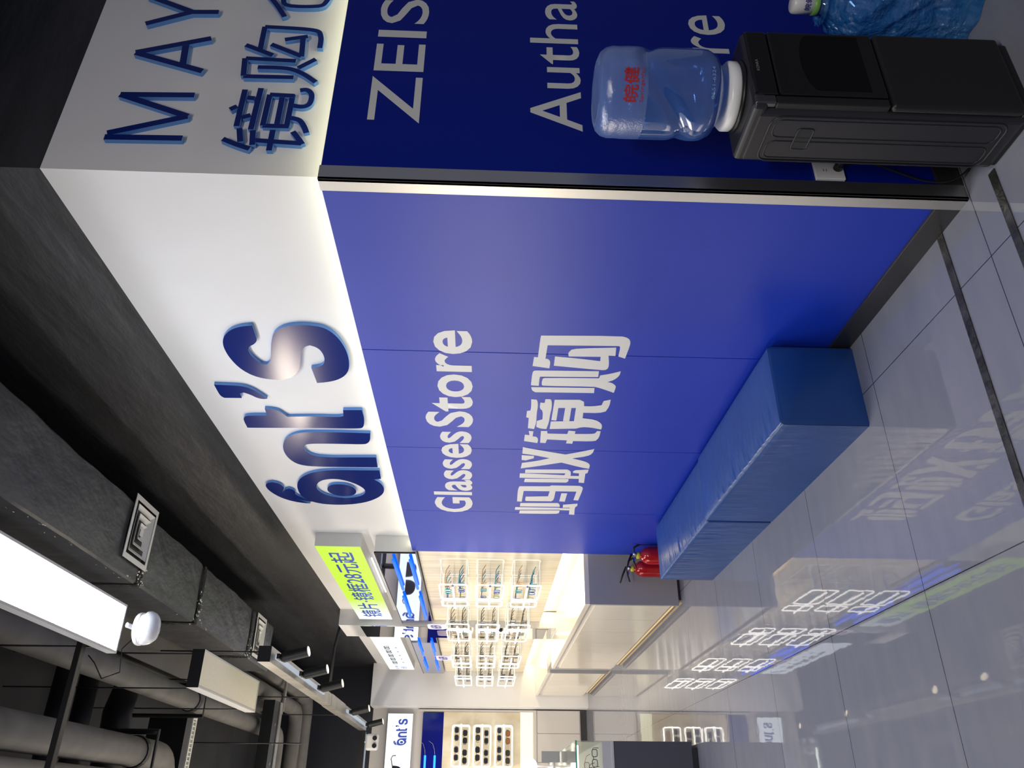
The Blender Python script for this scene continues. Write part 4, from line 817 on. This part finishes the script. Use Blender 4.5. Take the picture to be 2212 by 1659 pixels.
# cross beam
t = thing('cross_beam', 'steel channel beam crossing the ceiling at the far end', 'beam', (-.78, 7.92, 3.97))
link('steel_flange', bx((-2.6, -.06, 0), (0, .06, .012)), MT['galv'], t); link('black_web', bx((-2.6, -.30, .0125), (0, -.06, .14)), MT['black_metal'], t)
bm = BM()
for i in range(6): tube(bm, [(-.25 - i * .2, -.18, .0125), (-.25 - i * .2, -.18, .006)], .016, 10)
link('bolt_heads', bm, MT['galv'], t)
# thin hanging rods
for i, (x, y, z0, lb_) in enumerate([(-1.30, 6.6, 3.3, 'thin steel rod hanging left of the unlit panel light'), (-.70, 5.0, 3.42, 'thin steel rod hanging near the start of the spotlight trunking'), (-.80, 7.2, 3.40, 'thin steel rod hanging midway along the spotlight trunking'), (-.80, 9.0, 3.40, 'thin steel rod hanging toward the far end of the spotlight trunking')]):
    tag(link('hanging_rod', tube(BM(), [(x, y, max(z0, 3.42)), (x, y, 5.0)], .006, 6), MT['pipe_dark']), lb_, 'rod', 'thin hanging rods')
# spotlight trunking
t = thing('spotlight_trunking', 'long grey steel trunking with lit track running along the ceiling', 'trunking', (-.805, 4.45, 3.30)); LT = 6.0
link('trunk_body', bx((-.06, 0, .0), (.06, LT, .10)), MT['galv'], t, bevel=.002); link('end_cap', bx((-.06, -.004, 0), (.06, 0, .10)), MT['black_metal'], t)
for a, b in ((.15, 2.35), (4.0, 5.95)): link('track_rail', bx((-.015, a, -.018), (.018, b, 0)), glow('glossy_track_rail', (.75, .86, 1), .35), t)  # faint bluish emission put into the rail
link('seam_sleeve', bx((-.064, 2.9, -.003), (.064, 3.9, .103)), MT['galv'], t)
t = thing('spotlight_trunking', 'short trunking with track turning off across the back of the ceiling', 'trunking', (-.88, 10.46, 3.30))
link('trunk_body', bx((-1.4, -.05, 0), (.0, .05, .10)), MT['black_metal'], t); link('track_rail', bx((-1.38, -.012, -.018), (-.03, .012, 0)), glow('glowing_track_rail_b', (.75, .86, 1), .25), t)  # this rail has a weaker bluish emission
def spotlight(loc, label, aim, power):
    t = thing('track_spotlight', label, 'spotlight', loc, 'black track spotlights')
    link('adapter', bx((-.02, -.055, -.022), (.02, .055, 0)), MT['black_metal'], t, bevel=.002)
    d = Vector(aim).normalized(); p = Vector((0, 0, -.045))
    link('stem', tube(BM(), [(0, 0, -.02), p], .012, 8), MT['black_metal'], t)
    link('lamp_body', tube(BM(), [p - d * .02, p, p + d * .20], [.03, .042, .042], 24), MT['black_metal'], t, smooth=False)
    link('lit_lens', tube(BM(), [p + d * .199, p + d * .204], .036, 20), glow('warm_spot_lens', (1, .82, .52), 2.5), t)
    link('rim', tube(BM(), [tuple(p + d * .203 + (d.orthogonal().normalized() * math.cos(a) + d.cross(d.orthogonal().normalized()) * math.sin(a)) * .039) for a in [i * math.pi / 10 for i in range(20)]], .003, 6, closed=True), MT['white_plastic'], t)
    l = bpy.data.lights.new('spot', 'SPOT'); l.energy = power; l.color = (1, .88, .68); l.spot_size = math.radians(75); l.spot_blend = .8; l.shadow_soft_size = .03
    lo = bpy.data.objects.new('lamp_light', l); S.collection.objects.link(lo); lo.parent = t; lo.location = p + d * .21; lo.rotation_euler = d.to_track_quat('-Z', 'Y').to_euler()
for yy, lb_ in ((4.62, 'nearest black track spotlight'), (5.52, 'second black track spotlight from the near end'), (6.42, 'third black track spotlight, before the trunking sleeve'), (8.62, 'fourth black track spotlight, past the trunking sleeve'), (10.25, 'black track spotlight at the far end of the long trunking')):
    spotlight((-.802, yy, 3.282), lb_, (.22, -.10, -.95), 26)
spotlight((-1.62, 10.46, 3.282), 'black track spotlight on the short cross trunking', (0.02, .06, -1), 26)
t = thing('emergency_light', 'small white twin-spot emergency light at the bend of the trunking', 'emergency light', (-1.02, 10.38, 3.10))
link('housing', bx((-.11, -.04, 0), (.11, .04, .18)), MT['white_plastic'], t, bevel=.03)
for s in (-1, 1): link('lamp_head', tube(BM(), [(s * .05, -.04, .05), (s * .05, -.065, .05)], .032, 16), MT['black_plastic'], t)
link('support_arm', bx((-.01, 0, .18), (.01, .02, .20)), MT['white_plastic'], t)
pipe('thin black conduit crossing from the white column to the spotlight track', [(.11, 7.40, 3.33), (-.30, 7.40, 3.36), (-.74, 7.40, 3.36)], .018, MT['pipe_dark'], 'conduit', 'conduit', None) if False else tag(link('conduit', tube(BM(), [(.12, 7.42, 3.285), (.05, 7.42, 3.30), (-.25, 7.42, 3.345), (-.745, 7.42, 3.35)], .016, 10), MT['pipe_dark'], smooth=True), 'thin black conduit crossing from the white column to the spotlight trunking', 'conduit')
# security camera on the panel light
t = thing('security_camera', 'white dome security camera hanging at the end of the lit panel light', 'security camera', (-1.0, 2.53, 3.56))
link('base', lathe(BM(), [(0, .0), (.085, .0), (.088, -.012), (.088, -.03), (.084, -.034), (0, -.034)], n=36), MT['white_plastic'], t, smooth=True)
link('housing', lathe(BM(), [(.084, -.03), (.086, -.06), (.080, -.095), (.062, -.13), (.035, -.148), (0, -.152)], n=36), MT['white_plastic'], t, smooth=True)
me = lathe(BM(), [(0, -.165), (.03, -.160), (.055, -.142), (.072, -.112), (.076, -.09)], (0, 0, 0), 36)
o = link('hood', me, mat('frosted_dome', (.62, .64, .70), .2), t, smooth=True, label='smooth grey dome'); o.rotation_euler = (math.radians(-8), math.radians(-12), 0)
link('mount_arm', tube(BM(), [(0, 0, -.004), (0, -.04, .02), (0, -.105, .03)], .014, 8), MT['white_plastic'], t); t.scale = (1, 1, .72)
mesh_obj('label_print', on_cyl(text_mesh('CAMERA'), .0865, -.052, math.radians(-150), .03, .012), MT['ink_grey'], t)
link('cable', tube(BM(), [(-.02, .02, .0), (-.10, .05, .12), (-.22, .06, .10), (-.25, .10, .25), (-.16, .14, .36), (-.12, .14, .42)], .004, 6), MT['pipe_dark'], t, smooth=True)
# unseen opposite side: wall with an added glowing panel for fill and reflections
st(link('wall_opposite', bx((-5.2, 3.0, 0), (-5.05, 11.1, 3.26)), MT['white_paint']))
t = thing('opposite_glow_panel', 'added glowing panel on the unseen opposite side of the shop', 'glow panel', (-5.05, 6.5, 1.0))
link('glow_sheet', bx((0, -2.8, 0), (.01, 3.2, 1.4)), glow('opposite_fill_glow', (1, .90, .74), 4.2), t); link('frame', bx((0, -2.85, -.05), (.04, 3.25, -.0)), MT['white_satin'], t)

# drop the unused pattern pieces (every placed thing carries a label)
dead = [o for o in S.objects if o.parent is None and o.type == 'EMPTY' and 'label' not in o]
for o in [c for d in dead for c in d.children_recursive] + dead: bpy.data.objects.remove(o)
